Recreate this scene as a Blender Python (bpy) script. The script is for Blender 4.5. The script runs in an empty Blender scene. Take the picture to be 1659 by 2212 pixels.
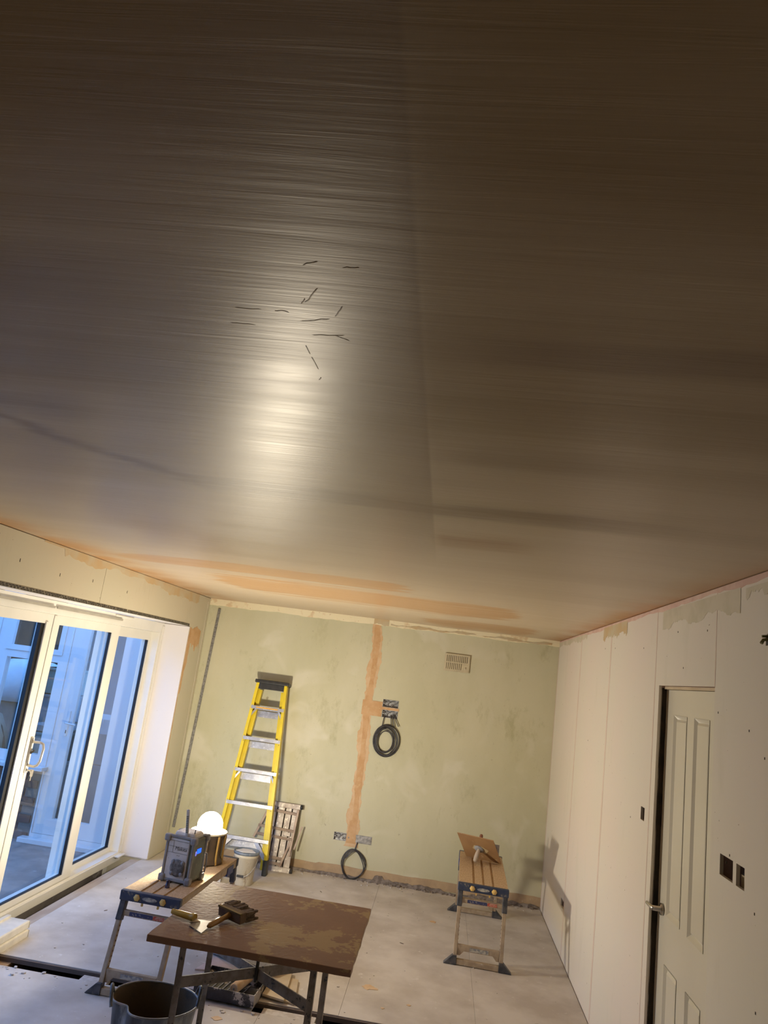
import bpy, math, random
from mathutils import Vector, Matrix

# ------------------------------------------------------------------ camera, world, exposure
scn = bpy.context.scene
XL, XR, YB, YF, H = -2.444, 1.075, 7.297, -1.6, 2.4     # room faces
FPX, YAW, PITCH, ROLL, CAMH = 1573.54, math.radians(-6.23089), math.radians(12.37062), math.radians(7.48939), 1.88305
fw = Vector((math.sin(YAW)*math.cos(PITCH), math.cos(YAW)*math.cos(PITCH), math.sin(PITCH)))
rt = Vector((math.cos(YAW), -math.sin(YAW), 0)); up = rt.cross(fw)
r2 = rt*math.cos(ROLL) + up*math.sin(ROLL); u2 = -rt*math.sin(ROLL) + up*math.cos(ROLL)
cd = bpy.data.cameras.new('camera'); cam = bpy.data.objects.new('camera', cd)
scn.collection.objects.link(cam)
M = Matrix((r2, u2, -fw)).transposed().to_4x4(); M.translation = (0, 0, CAMH); cam.matrix_world = M
cd.sensor_fit = 'VERTICAL'; cd.sensor_height = 36.0; cd.lens = FPX*36.0/2212.0; cd.clip_start = .05
scn.camera = cam
scn.cycles.max_bounces = 8; scn.cycles.diffuse_bounces = 4; scn.cycles.glossy_bounces = 3; scn.cycles.caustics_reflective = False
scn.view_settings.view_transform = 'Standard'; scn.view_settings.look = 'None'
scn.view_settings.gamma = 1.0; scn.view_settings.use_curve_mapping = False
scn.view_settings.exposure = 0.25
LAMP_STRENGTH = 480.0; LAMP_COL = (1.0, .875, .67)
SKY_STRENGTH = 4.8
w = bpy.data.worlds.new('dusk_sky'); scn.world = w; w.use_nodes = True
bg = w.node_tree.nodes['Background']; bg.inputs['Color'].default_value = (.14, .35, .86, 1)
bg.inputs['Strength'].default_value = SKY_STRENGTH

R = random.Random(7)
COL = scn.collection

# ------------------------------------------------------------------ helpers
def new_mat(name):
    m = bpy.data.materials.new(name); m.use_nodes = True
    nt = m.node_tree; b = nt.nodes['Principled BSDF']
    return m, nt, b
def N(nt, t, **kw):
    n = nt.nodes.new(t)
    for k, v in kw.items():
        if k in n.inputs: n.inputs[k].default_value = v
        else: setattr(n, k, v)
    return n
def coords(nt, stretch=(1, 1, 1), rot=(0, 0, 0)):
    g = N(nt, 'ShaderNodeTexCoord'); mp = N(nt, 'ShaderNodeMapping')
    mp.inputs['Scale'].default_value = stretch; mp.inputs['Rotation'].default_value = rot
    nt.links.new(g.outputs['Object'], mp.inputs['Vector']); return mp.outputs['Vector']
def noise(nt, vec, scale, detail=4, rough=.55, dist=0):
    n = N(nt, 'ShaderNodeTexNoise'); n.inputs['Scale'].default_value = scale; n.inputs['Detail'].default_value = detail
    n.inputs['Roughness'].default_value = rough; n.inputs['Distortion'].default_value = dist
    nt.links.new(vec, n.inputs['Vector']); return n.outputs['Fac']
def ramp(nt, fac, p0, p1, c0=(0, 0, 0, 1), c1=(1, 1, 1, 1)):
    r = N(nt, 'ShaderNodeValToRGB'); e = r.color_ramp.elements
    e[0].position = p0; e[1].position = p1; e[0].color = c0; e[1].color = c1
    nt.links.new(fac, r.inputs['Fac']); return r.outputs['Color']
def mixc(nt, fac, a, b):
    m = N(nt, 'ShaderNodeMix', data_type='RGBA')
    for s, v in ((m.inputs['Factor'], fac), (m.inputs['A'], a), (m.inputs['B'], b)):
        pass
    def setin(sock, v):
        if hasattr(v, 'links') or hasattr(v, 'is_output'): nt.links.new(v, sock)
        elif isinstance(v, (int, float)): sock.default_value = v
        else: sock.default_value = (v[0], v[1], v[2], 1)
    setin(m.inputs[0], fac); setin(m.inputs[6], a); setin(m.inputs[7], b)
    return m.outputs[2]
def bump(nt, b, h, strength, dist=.01):
    n = N(nt, 'ShaderNodeBump'); n.inputs['Strength'].default_value = strength; n.inputs['Distance'].default_value = dist
    nt.links.new(h, n.inputs['Height']); nt.links.new(n.outputs['Normal'], b.inputs['Normal']); return n
def mat(name, c1, c2=None, scale=6, lo=.4, hi=.6, rough=.6, metal=0, stretch=(1, 1, 1), c3=None, s3=30, lo3=.62, hi3=.68, bmp=0, bs=40, spec=.5, detail=5):
    m, nt, b = new_mat(name)
    b.inputs['Roughness'].default_value = rough; b.inputs['Metallic'].default_value = metal
    b.inputs['Specular IOR Level'].default_value = spec
    v = coords(nt, stretch); col = c1
    if c2 is None: c2 = tuple(x*.8 for x in c1)
    col = mixc(nt, ramp(nt, noise(nt, v, scale, detail), lo, hi), c1, c2)
    if c3 is not None:
        col = mixc(nt, ramp(nt, noise(nt, v, s3, 6, .7), lo3, hi3), col, c3)
    nt.links.new(col, b.inputs['Base Color'])
    if bmp: bump(nt, b, noise(nt, v, bs, 4), bmp, .004)
    return m

MI = {}
class MB:
    def __init__(s): s.v = []; s.f = []; s.sm = []
    def add(s, vs, fs, smooth=False):
        o = len(s.v); s.v += [Vector(p) for p in vs]; s.f += [tuple(i+o for i in f) for f in fs]; s.sm += [smooth]*len(fs); return s
    def box(s, x0, x1, y0, y1, z0, z1, M=None, taper=None):
        vs = [Vector((x, y, z)) for z in (z0, z1) for x, y in ((x0, y0), (x1, y0), (x1, y1), (x0, y1))]
        if M is not None: vs = [M @ p for p in vs]
        return s.add(vs, [(0, 3, 2, 1), (4, 5, 6, 7), (0, 1, 5, 4), (1, 2, 6, 5), (2, 3, 7, 6), (3, 0, 4, 7)])
    def bar(s, a, b, wx, wy, upv=(0, 0, 1), wx2=None, wy2=None):
        a = Vector(a); b = Vector(b); d = (b-a).normalized(); u = Vector(upv)
        if abs(d.dot(u)) > .98: u = Vector((0, 1, 0))
        sx = d.cross(u).normalized(); sy = sx.cross(d).normalized(); wx2 = wx2 or wx; wy2 = wy2 or wy
        vs = []
        for p, ax, ay in ((a, wx, wy), (b, wx2, wy2)):
            for i, j in ((-1, -1), (1, -1), (1, 1), (-1, 1)): vs.append(p + sx*(i*ax/2) + sy*(j*ay/2))
        return s.add(vs, [(0, 3, 2, 1), (4, 5, 6, 7), (0, 1, 5, 4), (1, 2, 6, 5), (2, 3, 7, 6), (3, 0, 4, 7)])
    def tube(s, pts, r, n=8, closed=False, radii=None):
        pts = [Vector(p) for p in pts]; L = len(pts); vs = []; fs = []; prev = None
        for i, p in enumerate(pts):
            a = pts[(i-1) % L] if (closed or i > 0) else p; b = pts[(i+1) % L] if (closed or i < L-1) else p
            d = (b-a)
            d = d.normalized() if d.length > 1e-9 else Vector((0, 0, 1))
            if prev is None:
                u = Vector((0, 0, 1)) if abs(d.z) < .9 else Vector((0, 1, 0))
            else: u = prev
            sx = d.cross(u).normalized(); sy = sx.cross(d).normalized(); prev = sy
            rr = radii[i] if radii else r
            for k in range(n):
                t = 2*math.pi*k/n; vs.append(p + sx*(rr*math.cos(t)) + sy*(rr*math.sin(t)))
        m = L if closed else L-1
        for i in range(m):
            for k in range(n):
                a0 = i*n+k; a1 = i*n+(k+1) % n; b0 = ((i+1) % L)*n+k; b1 = ((i+1) % L)*n+(k+1) % n
                fs.append((a0, a1, b1, b0))
        s.add(vs, fs, True)
        if not closed:
            s.add(vs[:n], [tuple(range(n))[::-1]]); s.add(vs[-n:], [tuple(range(n))])
        return s
    def lathe(s, prof, c=(0, 0, 0), n=32, M=None, rfun=None):
        vs = []; fs = []
        for r, z in prof:
            for k in range(n):
                t = 2*math.pi*k/n; rr = r*(rfun(t, z) if rfun else 1)
                p = Vector((c[0]+rr*math.cos(t), c[1]+rr*math.sin(t), c[2]+z)); vs.append(M @ p if M is not None else p)
        for i in range(len(prof)-1):
            for k in range(n):
                fs.append((i*n+k, i*n+(k+1) % n, (i+1)*n+(k+1) % n, (i+1)*n+k))
        s.add(vs, fs, True)
        return s
    def prism(s, poly, d0, d1, axis=1, M=None):
        # polygon in the two remaining axes, extruded along axis
        def P(a, b, d):
            p = {0: (d, a, b), 1: (a, d, b), 2: (a, b, d)}[axis]; p = Vector(p); return M @ p if M is not None else p
        n = len(poly); vs = [P(a, b, d0) for a, b in poly] + [P(a, b, d1) for a, b in poly]
        fs = [tuple(range(n))[::-1], tuple(range(n, 2*n))] + [(i, (i+1) % n, n+(i+1) % n, n+i) for i in range(n)]
        return s.add(vs, fs)
    def build(s, name, m, parent=None, bev=0, label=None):
        me = bpy.data.meshes.new(name)
        inv = MI.get(parent.name) if parent is not None else None
        vs = [inv @ p for p in s.v] if inv is not None else s.v
        org = None
        if parent is None and s.v:
            lo = Vector([min(p[i] for p in s.v) for i in range(3)]); hi = Vector([max(p[i] for p in s.v) for i in range(3)])
            org = Vector(((lo.x+hi.x)/2, (lo.y+hi.y)/2, lo.z)); vs = [p-org for p in s.v]
        me.from_pydata([tuple(p) for p in vs], [], s.f); me.polygons.foreach_set('use_smooth', s.sm)
        import bmesh
        bm = bmesh.new(); bm.from_mesh(me); bmesh.ops.recalc_face_normals(bm, faces=bm.faces); bm.to_mesh(me); bm.free()
        me.materials.append(m); o = bpy.data.objects.new(name, me); COL.objects.link(o)
        if parent is not None:
            o.parent = parent; MI[o.name] = MI[parent.name]
        else:
            o.location = org; MI[o.name] = Matrix.Translation(-org)
        if bev:
            bv = o.modifiers.new('edge', 'BEVEL'); bv.width = bev; bv.segments = 2; bv.limit_method = 'ANGLE'
        if label: o['label'] = label
        return o
def tag(o, label, cat, group=None):
    o['label'] = label; o['category'] = cat
    if group: o['group'] = group
    return o
def struct(o, label=None):
    o['kind'] = 'structure'
    if label: o['label'] = label
    return o
def thing(name, label, cat, loc, rz=0, group=None):
    o = bpy.data.objects.new(name, None); o.empty_display_size = .1; COL.objects.link(o)
    o.location = loc; o.rotation_euler = (0, 0, rz)
    MI[o.name] = (Matrix.Translation(Vector(loc)) @ Matrix.Rotation(rz, 4, 'Z')).inverted()
    return tag(o, label, cat, group)
def place(name, m, mesh_from, parent, M, label=None):
    "instance sharing mesh data, mesh is in local space, M is world placement"
    o = bpy.data.objects.new(name, mesh_from); COL.objects.link(o); o.parent = parent
    o.matrix_local = MI[parent.name] @ M
    if label: o['label'] = label
    return o
def copy_tree(o, parent=None):
    c = o.copy(); COL.objects.link(c)
    if parent is not None: c.parent = parent
    for ch in list(o.children): copy_tree(ch, c)
    return c
def lin(*c): return tuple((x/255/12.92 if x <= 10 else ((x/255+.055)/1.055)**2.4) for x in c)

def holed(mb, plane, d0, d1, a0, a1, b0, b1, holes):
    "slab with rectangular holes: plane 'x' (a=y,b=z) or 'y' (a=x,b=z); d0..d1 its thickness"
    A = sorted({a0, a1} | {min(max(h[i], a0), a1) for h in holes for i in (0, 1)})
    B = sorted({b0, b1} | {min(max(h[i], b0), b1) for h in holes for i in (2, 3)})
    def solid(i, j):
        if i < 0 or j < 0 or i >= len(A)-1 or j >= len(B)-1: return False
        ca = (A[i]+A[i+1])/2; cb = (B[j]+B[j+1])/2
        return not any(h[0] < ca < h[1] and h[2] < cb < h[3] for h in holes)
    def P(d, a, b): return (d, a, b) if plane == 'x' else (a, d, b)
    for i in range(len(A)-1):
        for j in range(len(B)-1):
            if not solid(i, j): continue
            a, c, e, f = A[i], A[i+1], B[j], B[j+1]
            for d in (d0, d1): mb.add([P(d, a, e), P(d, c, e), P(d, c, f), P(d, a, f)], [(0, 1, 2, 3)])
            if not solid(i-1, j): mb.add([P(d0, a, e), P(d1, a, e), P(d1, a, f), P(d0, a, f)], [(0, 1, 2, 3)])
            if not solid(i+1, j): mb.add([P(d0, c, e), P(d1, c, e), P(d1, c, f), P(d0, c, f)], [(0, 1, 2, 3)])
            if not solid(i, j-1): mb.add([P(d0, a, e), P(d1, a, e), P(d1, c, e), P(d0, c, e)], [(0, 1, 2, 3)])
            if not solid(i, j+1): mb.add([P(d0, a, f), P(d1, a, f), P(d1, c, f), P(d0, c, f)], [(0, 1, 2, 3)])
    return mb
def wob(seed):
    rr = random.Random(seed); ph = [(rr.uniform(0, 6.28), rr.uniform(.6, 1.4)) for _ in range(7)]
    return lambda t: sum(math.sin(t*f*(2.1**k)+p)/(1.5**k) for k, (p, f) in enumerate(ph))/2.2
def ragged(mb, plane, d0, d1, a0, a1, lo, hi, n=80, horiz=True):
    "irregular thin patch; lo(t), hi(t) give its two ragged edges along a0..a1"
    pts = []
    for i in range(n+1):
        a = a0+(a1-a0)*i/n; pts.append((a, lo(a), hi(a)))
    def P(d, a, b):
        if not horiz: a, b = b, a
        return (d, a, b) if plane == 'x' else (a, d, b)
    for i in range(n):
        a, l, h = pts[i]; c, l2, h2 = pts[i+1]
        if h <= l+.0005 and h2 <= l2+.0005: continue
        mb.add([P(d0, a, l), P(d0, c, l2), P(d0, c, h2), P(d0, a, h), P(d1, a, l), P(d1, c, l2), P(d1, c, h2), P(d1, a, h)],
               [(0, 1, 2, 3), (4, 5, 6, 7), (0, 1, 5, 4), (3, 2, 6, 7)])
    return mb

# ------------------------------------------------------------------ materials
m_upvc = mat('white_upvc', (.80, .78, .72), (.76, .74, .68), 3, rough=.3)
m_gasket = mat('black_gasket', (.008, .008, .01), rough=.5)
m_alu = mat('scuffed_aluminium', (.55, .55, .56), (.42, .42, .44), 14, rough=.38, metal=.75, c3=(.75, .74, .72), s3=40, lo3=.55, hi3=.66)
m_yellow = mat('yellow_fibreglass', (.80, .62, .02), (.70, .54, .03), 9, rough=.4)
m_black = mat('black_plastic', (.02, .022, .022), (.035, .035, .035), 20, rough=.45)
m_steel = mat('galvanised_steel', (.32, .33, .35), (.55, .56, .58), 40, rough=.35, metal=.8, c3=(.5, .48, .45), s3=60)
m_timber = mat('raw_timber', (.42, .27, .14), (.32, .19, .09), 8, stretch=(1, 6, 6), rough=.75)
m_paleboard = mat('pale_board', (.60, .50, .36), (.52, .42, .29), 6, rough=.8)
m_dark = mat('dark_void', (.012, .008, .006), (.03, .018, .01), 20, rough=.9)

def wet_plaster():
    m, nt, b = new_mat('fresh_plaster')
    v = coords(nt); vx = coords(nt, (.35, 2.6, 1)); vf = coords(nt, (1.0, 26, 1)); vm = coords(nt, (.5, 6, 1))
    wet = (.235, .160, .082); dry = (.345, .262, .170); orange = (.40, .205, .082); pale = (.56, .45, .32)
    n1 = ramp(nt, noise(nt, vx, 1.1, 4, .5, .4), .38, .60)
    col = mixc(nt, n1, wet, dry)
    # paler towards the far end, painting the back wall's sheen; wet clay colour along edges
    sx = N(nt, 'ShaderNodeSeparateXYZ'); nt.links.new(N(nt, 'ShaderNodeTexCoord').outputs['Object'], sx.inputs[0])
    def mth(op, a, bb, c=None):
        n = N(nt, 'ShaderNodeMath', operation=op)
        for i, q in enumerate((a, bb, c)):
            if q is None: continue
            if isinstance(q, (int, float)): n.inputs[i].default_value = q
            else: nt.links.new(q, n.inputs[i])
        return n.outputs[0]
    def mr(x, a, bb): 
        n = N(nt, 'ShaderNodeMapRange', interpolation_type='SMOOTHSTEP'); nt.links.new(x, n.inputs[0]); n.inputs[1].default_value = a; n.inputs[2].default_value = bb; return n.outputs[0]
    x, y = sx.outputs[0], sx.outputs[1]
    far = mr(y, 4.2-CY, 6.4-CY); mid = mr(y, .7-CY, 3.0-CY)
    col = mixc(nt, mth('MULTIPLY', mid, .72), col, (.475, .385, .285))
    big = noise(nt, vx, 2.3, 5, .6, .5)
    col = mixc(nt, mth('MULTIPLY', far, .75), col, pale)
    edge = mth('SUBTRACT', 1.0, mth('MULTIPLY', mr(x, XL-CX, XL-CX+.45), mth('SUBTRACT', 1, mr(x, XR-CX-.25, XR-CX+.02))))
    e2 = mth('MULTIPLY', edge, ramp(nt, noise(nt, v, 2.5, 4), .3, .55))
    col = mixc(nt, mth('MULTIPLY', e2, mr(y, 2.0-CY, 4.0-CY)), col, orange)
    # wetter trowel bands, each where it lies on the ceiling
    def gauss(v_, w_):
        q = mth('DIVIDE', v_, w_); q = mth('MULTIPLY', q, q); return mth('POWER', 2.718, mth('MULTIPLY', q, -1.0))
    jit = mth('MULTIPLY', mth('SUBTRACT', noise(nt, vx, 3.0, 4, .6), .5), .28)
    yj = mth('ADD', y, jit)
    xx = mth('ADD', x, CX)
    da = mth('POWER', mth('MAXIMUM', mth('SUBTRACT', -.85, xx), 0.0), 1.3)
    ya = mth('ADD', mth('SUBTRACT', yj, 2.17-CY), mth('MULTIPLY', da, 1.9))
    def dark(fac, k, c=(.19, .125, .075)):
        nonlocal col; col = mixc(nt, mth('MULTIPLY', fac, k), col, c)
    dark(mth('MULTIPLY', gauss(ya, .075), mth('SUBTRACT', 1, mr(xx, .3, .75))), .85)
    dark(mth('MULTIPLY', gauss(mth('SUBTRACT', yj, 1.06-CY), .06), mr(xx, -.12, .12)), .7)
    dark(mth('MULTIPLY', gauss(mth('SUBTRACT', yj, 1.55-CY), .10), mth('SUBTRACT', 1, mr(xx, -1.05, -.80))), .7)
    dark(mth('MULTIPLY', mth('MULTIPLY', gauss(mth('SUBTRACT', yj, 1.63-CY), .10), mr(xx, -.1, .05)), mth('SUBTRACT', 1, mr(xx, .2, .5))), .5)
    dark(mth('MULTIPLY', mth('MULTIPLY', gauss(mth('SUBTRACT', yj, 3.2-CY), .55), mr(xx, -1.7, -1.4)), mth('SUBTRACT', 1, mr(xx, -1.25, -1.05))), .6, (.30, .20, .12))
    dark(mth('MULTIPLY', mth('MULTIPLY', gauss(mth('SUBTRACT', yj, 2.68-CY), .13), mr(xx, -.12, -.05)), mth('SUBTRACT', 1, mr(xx, .15, .35))), .7, (.24, .125, .055))
    seamd = mth('MULTIPLY', mr(xx, -.38, -.10), mth('SUBTRACT', 1, mr(xx, -.095, -.085)))  # separate darker strip, fading left from the board joint
    dark(mth('MULTIPLY', seamd, mth('SUBTRACT', 1, mr(y, 2.0-CY, 3.5-CY))), .6)
    # drying orange swathes near the far wall
    vst = coords(nt, (.45, 5.0, 1))
    def org(y0, w_, xa, xb, k):
        nonlocal col
        f = mth('MULTIPLY', gauss(mth('SUBTRACT', mth('ADD', yj, jit), y0-CY), w_), mth('MULTIPLY', mr(xx, xa, xa+.5), mth('SUBTRACT', 1, mr(xx, xb-.35, xb))))
        f = ramp(nt, mth('ADD', f, mth('MULTIPLY', mth('SUBTRACT', noise(nt, vst, 2.2, 6, .6, .2), .5), 1.3)), .38, .62)
        f = mth('MULTIPLY', f, mth('MULTIPLY', mr(xx, xa, xa+.3), mth('SUBTRACT', 1, mr(xx, xb-.15, xb+.1))))
        col = mixc(nt, mth('MULTIPLY', f, k), col, (.42, .245, .115))
    org(4.45, .22, -2.4, -.1, .85); org(5.35, .55, -2.0, .65, .9); org(6.70, .45, -.5, .95, .9)
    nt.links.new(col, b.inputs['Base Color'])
    rg = N(nt, 'ShaderNodeMapRange'); nt.links.new(noise(nt, vx, 1.6, 4, .6, .6), rg.inputs[0])
    rg.inputs[1].default_value = .35; rg.inputs[2].default_value = .65; rg.inputs[3].default_value = .335; rg.inputs[4].default_value = .395
    nt.links.new(rg.outputs[0], b.inputs['Roughness']); b.inputs['Specular IOR Level'].default_value = .22
    h = mth('ADD', mth('MULTIPLY', noise(nt, vf, 1.6, 4, .65, .4), 1.0), mth('MULTIPLY', noise(nt, vm, 1.0, 2), .4))
    bump(nt, b, h, .27, .0030)
    return m
CX, CY = (XL+XR)/2, (YF+YB)/2
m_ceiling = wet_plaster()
def back_wall_mat():
    m, nt, b = new_mat('old_sage_emulsion')
    v = coords(nt); v2 = coords(nt, (1, 1, .5))
    c = mixc(nt, ramp(nt, noise(nt, v2, 1.4, 6, .6), .38, .62), (.61, .595, .44), (.54, .53, .365))
    c = mixc(nt, ramp(nt, noise(nt, v2, 4, 7, .75), .56, .70), c, (.46, .45, .285))
    c = mixc(nt, ramp(nt, noise(nt, v, 2.2, 3, .5, .6), .56, .66), c, (.64, .625, .49))
    c = mixc(nt, ramp(nt, noise(nt, v, 70, 2), .70, .74), c, (.38, .36, .26))
    c = mixc(nt, ramp(nt, noise(nt, v, 9, 4), .72, .76), c, (.33, .30, .19))
    nt.links.new(c, b.inputs['Base Color']); b.inputs['Roughness'].default_value = .62
    bump(nt, b, noise(nt, v, 60, 5), .25, .002); return m
m_back = back_wall_mat()
def board_mat(name, base, stain, pink):
    m, nt, b = new_mat(name); v = coords(nt); v2 = coords(nt, (1, 1, .25))
    c = mixc(nt, ramp(nt, noise(nt, v, 1.2, 4), .4, .65), base, pink)
    c = mixc(nt, ramp(nt, noise(nt, v2, 7, 5, .6), .60, .78), c, stain)
    c = mixc(nt, ramp(nt, noise(nt, v, 45, 2), .755, .77), c, (.30, .24, .18))
    nt.links.new(c, b.inputs['Base Color']); b.inputs['Roughness'].default_value = .75
    bump(nt, b, noise(nt, v, 90, 3), .1, .001); return m
m_board = board_mat('skimmed_board', (.72, .685, .62), (.67, .635, .565), (.735, .67, .62))
m_boardL = board_mat('green_board', (.58, .55, .43), (.52, .48, .36), (.60, .55, .43))
m_reveal = board_mat('white_reveal', (.80, .77, .76), (.77, .74, .71), (.79, .76, .76))
m_pink = mat('pink_joint', (.62, .42, .37), (.70, .52, .46), 10, rough=.8)
m_orange = mat('orange_plaster', (.55, .33, .16), (.62, .40, .22), 9, rough=.75, c3=(.62, .43, .24), s3=26, lo3=.55, hi3=.65, bmp=.3)
m_peach = mat('dry_peach_plaster', (.68, .50, .32), (.62, .42, .24), 12, rough=.85, bmp=.4)
m_smear = mat('smeared_plaster', (.57, .43, .25), (.57, .51, .37), 5, rough=.8)
m_greysm = mat('grey_smear', (.58, .54, .43), (.64, .59, .49), 9, rough=.8)
m_cream = mat('cream_coving_scar', (.84, .77, .56), (.72, .58, .38), 14, lo=.55, hi=.65, rough=.85, c3=(.50, .33, .2), s3=30, lo3=.64, hi3=.7, bmp=.5)
m_scar = mat('skirting_scar', (.50, .37, .23), (.42, .31, .20), 8, rough=.9, c3=(.60, .50, .38), s3=20, bmp=.4)
m_rubble = mat('grey_rubble', (.30, .26, .23), (.17, .14, .12), 30, rough=.95, bmp=.9, bs=60)
m_floor = mat('dusty_chipboard', (.63, .585, .53), (.48, .43, .375), 3.2, lo=.38, hi=.64, rough=.72, c3=(.74, .71, .68), s3=16, lo3=.62, hi3=.74, bmp=.15, bs=80)
m_dust = mat('plaster_crumbs', (.62, .58, .54), (.5, .45, .4), 30, rough=.9)
m_subfloor = mat('dark_subfloor', (.035, .022, .015), (.06, .035, .02), 12, rough=.95)
m_mudboard = mat('plaster_caked_board', (.255, .148, .100), (.285, .165, .110), 5, rough=.62, c3=(.40, .285, .15), s3=2.6, lo3=.535, hi3=.555, bmp=.3, detail=6)
m_mudedge = m_mudboard
m_stand = mat('crusted_steel_stand', (.22, .19, .17), (.34, .31, .29), 18, rough=.6, c3=(.05, .06, .08), s3=30, lo3=.58, hi3=.62, bmp=.5)
m_deck = mat('sandy_deck', (.60, .44, .27), (.50, .35, .20), 60, lo=.45, hi=.55, stretch=(2.5, .5, 1), rough=.8, c3=(.70, .55, .36), s3=50, lo3=.58, hi3=.66, bmp=.6, bs=160)
m_groove = mat('deck_groove', (.46, .31, .17), (.38, .25, .13), 30, rough=.9)
m_cap = mat('blue_black_cap', (.030, .045, .10), (.05, .065, .11), 20, rough=.5, c3=(.30, .26, .2), s3=22, lo3=.60, hi3=.68)
m_legm = mat('plastered_leg', (.45, .36, .26), (.36, .28, .20), 22, rough=.6, metal=.15, c3=(.56, .50, .44), s3=30, bmp=.3)
m_sleeve = mat('dark_sleeve', (.035, .04, .055), (.09, .09, .10), 25, rough=.5, c3=(.2, .17, .14), s3=30)
m_ybtn = mat('yellow_button', (.80, .52, .12), (.70, .50, .22), 30, rough=.5)
m_label = mat('worn_label', (.52, .50, .44), (.22, .23, .26), 60, rough=.5)
m_labelb = mat('blue_label', (.04, .05, .14), (.25, .24, .25), 80, lo=.55, hi=.6, rough=.5)
m_labelr = mat('red_label', (.50, .08, .05), (.55, .35, .28), 80, rough=.5)
m_brick = mat('dusk_brick', (.16, .085, .06), (.10, .065, .05), 12, rough=.9, bmp=.4)
m_mortar = mat('mortar', (.16, .14, .12), rough=.95)
m_slab = mat('outside_slabs', (.22, .19, .17), (.15, .13, .12), 5, rough=.7, c3=(.34, .32, .30), s3=3, lo3=.6, hi3=.66)
m_blue_upvc = mat('outer_upvc', (.56, .56, .56), (.52, .52, .53), 2, rough=.35)
def glass():
    m, nt, b = new_mat('window_glass'); nt.nodes.remove(b)
    out = nt.nodes['Material Output']; t = N(nt, 'ShaderNodeBsdfTransparent'); g = N(nt, 'ShaderNodeBsdfGlossy')
    t.inputs['Color'].default_value = (.93, .95, .95, 1); g.inputs['Roughness'].default_value = 0.0
    # Schlick reflectance of clear glass, the same on both faces of the pane
    lw = N(nt, 'ShaderNodeLayerWeight'); lw.inputs['Blend'].default_value = .5
    p5 = N(nt, 'ShaderNodeMath', operation='POWER'); nt.links.new(lw.outputs['Facing'], p5.inputs[0]); p5.inputs[1].default_value = 5
    ma = N(nt, 'ShaderNodeMath', operation='MULTIPLY_ADD'); nt.links.new(p5.outputs[0], ma.inputs[0]); ma.inputs[1].default_value = .95; ma.inputs[2].default_value = .045
    mx = N(nt, 'ShaderNodeMixShader'); nt.links.new(ma.outputs[0], mx.inputs[0])
    nt.links.new(t.outputs[0], mx.inputs[1]); nt.links.new(g.outputs[0], mx.inputs[2]); nt.links.new(mx.outputs[0], out.inputs[0])
    return m
m_glass = glass()
def emis(name, col, s):
    m, nt, b = new_mat(name); b.inputs['Base Color'].default_value = (*col, 1)
    b.inputs['Emission Color'].default_value = (*col, 1); b.inputs['Emission Strength'].default_value = s; return m

# ------------------------------------------------------------------ setting
# ceiling with a gently crowned board joint and shallow trowel waves
SEGS = [(-0.249, 0.864, -0.22, 0.849), (-0.195, 0.863, -0.165, 0.856), (-0.385, 0.999, -0.332, 1.0), (-0.319, 0.997, -0.291, 0.999), (-0.288, 1.028, -0.225, 1.006), (-0.278, 1.07, -0.208, 1.059), (-0.289, 1.108, -0.287, 1.149), (-0.287, 1.149, -0.283, 1.211), (-0.266, 0.971, -0.232, 0.915), (-0.224, 1.003, -0.204, 0.963), (-0.291, 1.259, -0.284, 1.241), (-0.408, 1.052, -0.354, 1.051), (-0.27, 0.972, -0.259, 0.95), (-0.235, 1.062, -0.207, 1.082)]
m_nick = mat('wet_nick', (.26, .185, .115), rough=.45)
def build_ceiling():
    mb = MB(); xs = []; x = XL-.02
    nx, ny = 150, 130
    w1, w2 = wob(3), wob(11)
    vs = []; fs = []
    global hgt
    def hgt(x, y):
        x0 = -.09
        if x < x0: s = -.0060*math.exp(-((x0-x)/.16))
        else: s = -.0060*math.exp(-((x-x0)/.40)**2)
        wv = .0032*w1(y*1.9+.25*x+.4*math.sin(x*1.1)) + .0010*w2(x*1.3+y*.5)
        return H + s + wv*.07
    X = [XL-.02+(XR-XL+.04)*(i/nx) for i in range(nx+1)]
    Y = [YF-.02+(YB-YF+.04)*(j/ny) for j in range(ny+1)]
    for y in Y:
        for x in X: vs.append((x, y, hgt(x, y)))
    for j in range(ny):
        for i in range(nx):
            a = j*(nx+1)+i; fs.append((a, a+nx+1, a+nx+2, a+1))
    mb.add(vs, fs, True)
    mb.box(XL-.1, XR+.1, YF-.1, YB+.1, H+.03, H+.15)
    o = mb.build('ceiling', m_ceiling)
    # keep object coordinates centred on the room
    d = o.location.copy(); o.location = (CX, CY, 0)
    o.data.transform(Matrix.Translation(d-Vector((CX, CY, 0))))
    MI[o.name] = Matrix.Translation(-o.location)
    return struct(o, 'freshly skimmed brown plaster ceiling, still wet')
ceiling = build_ceiling()

# ragged trowel nicks where a downlight hole was patched
for (x0, y0, x1, y1) in SEGS:
    b = MB(); n = 6; p0 = Vector((x0, y0, hgt(x0, y0)+.0010)); p1 = Vector((x1, y1, hgt(x1, y1)+.0010)); wv_ = wob(int(abs(x0*1000)))
    b.tube([p0.lerp(p1, k/n)+Vector((0, .003*wv_(k*.8), 0)) for k in range(n+1)], .002, 6, radii=[.0004]+[.0016]*(n-1)+[.0004]); b.build('trowel_nick', m_ceiling, ceiling)

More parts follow.
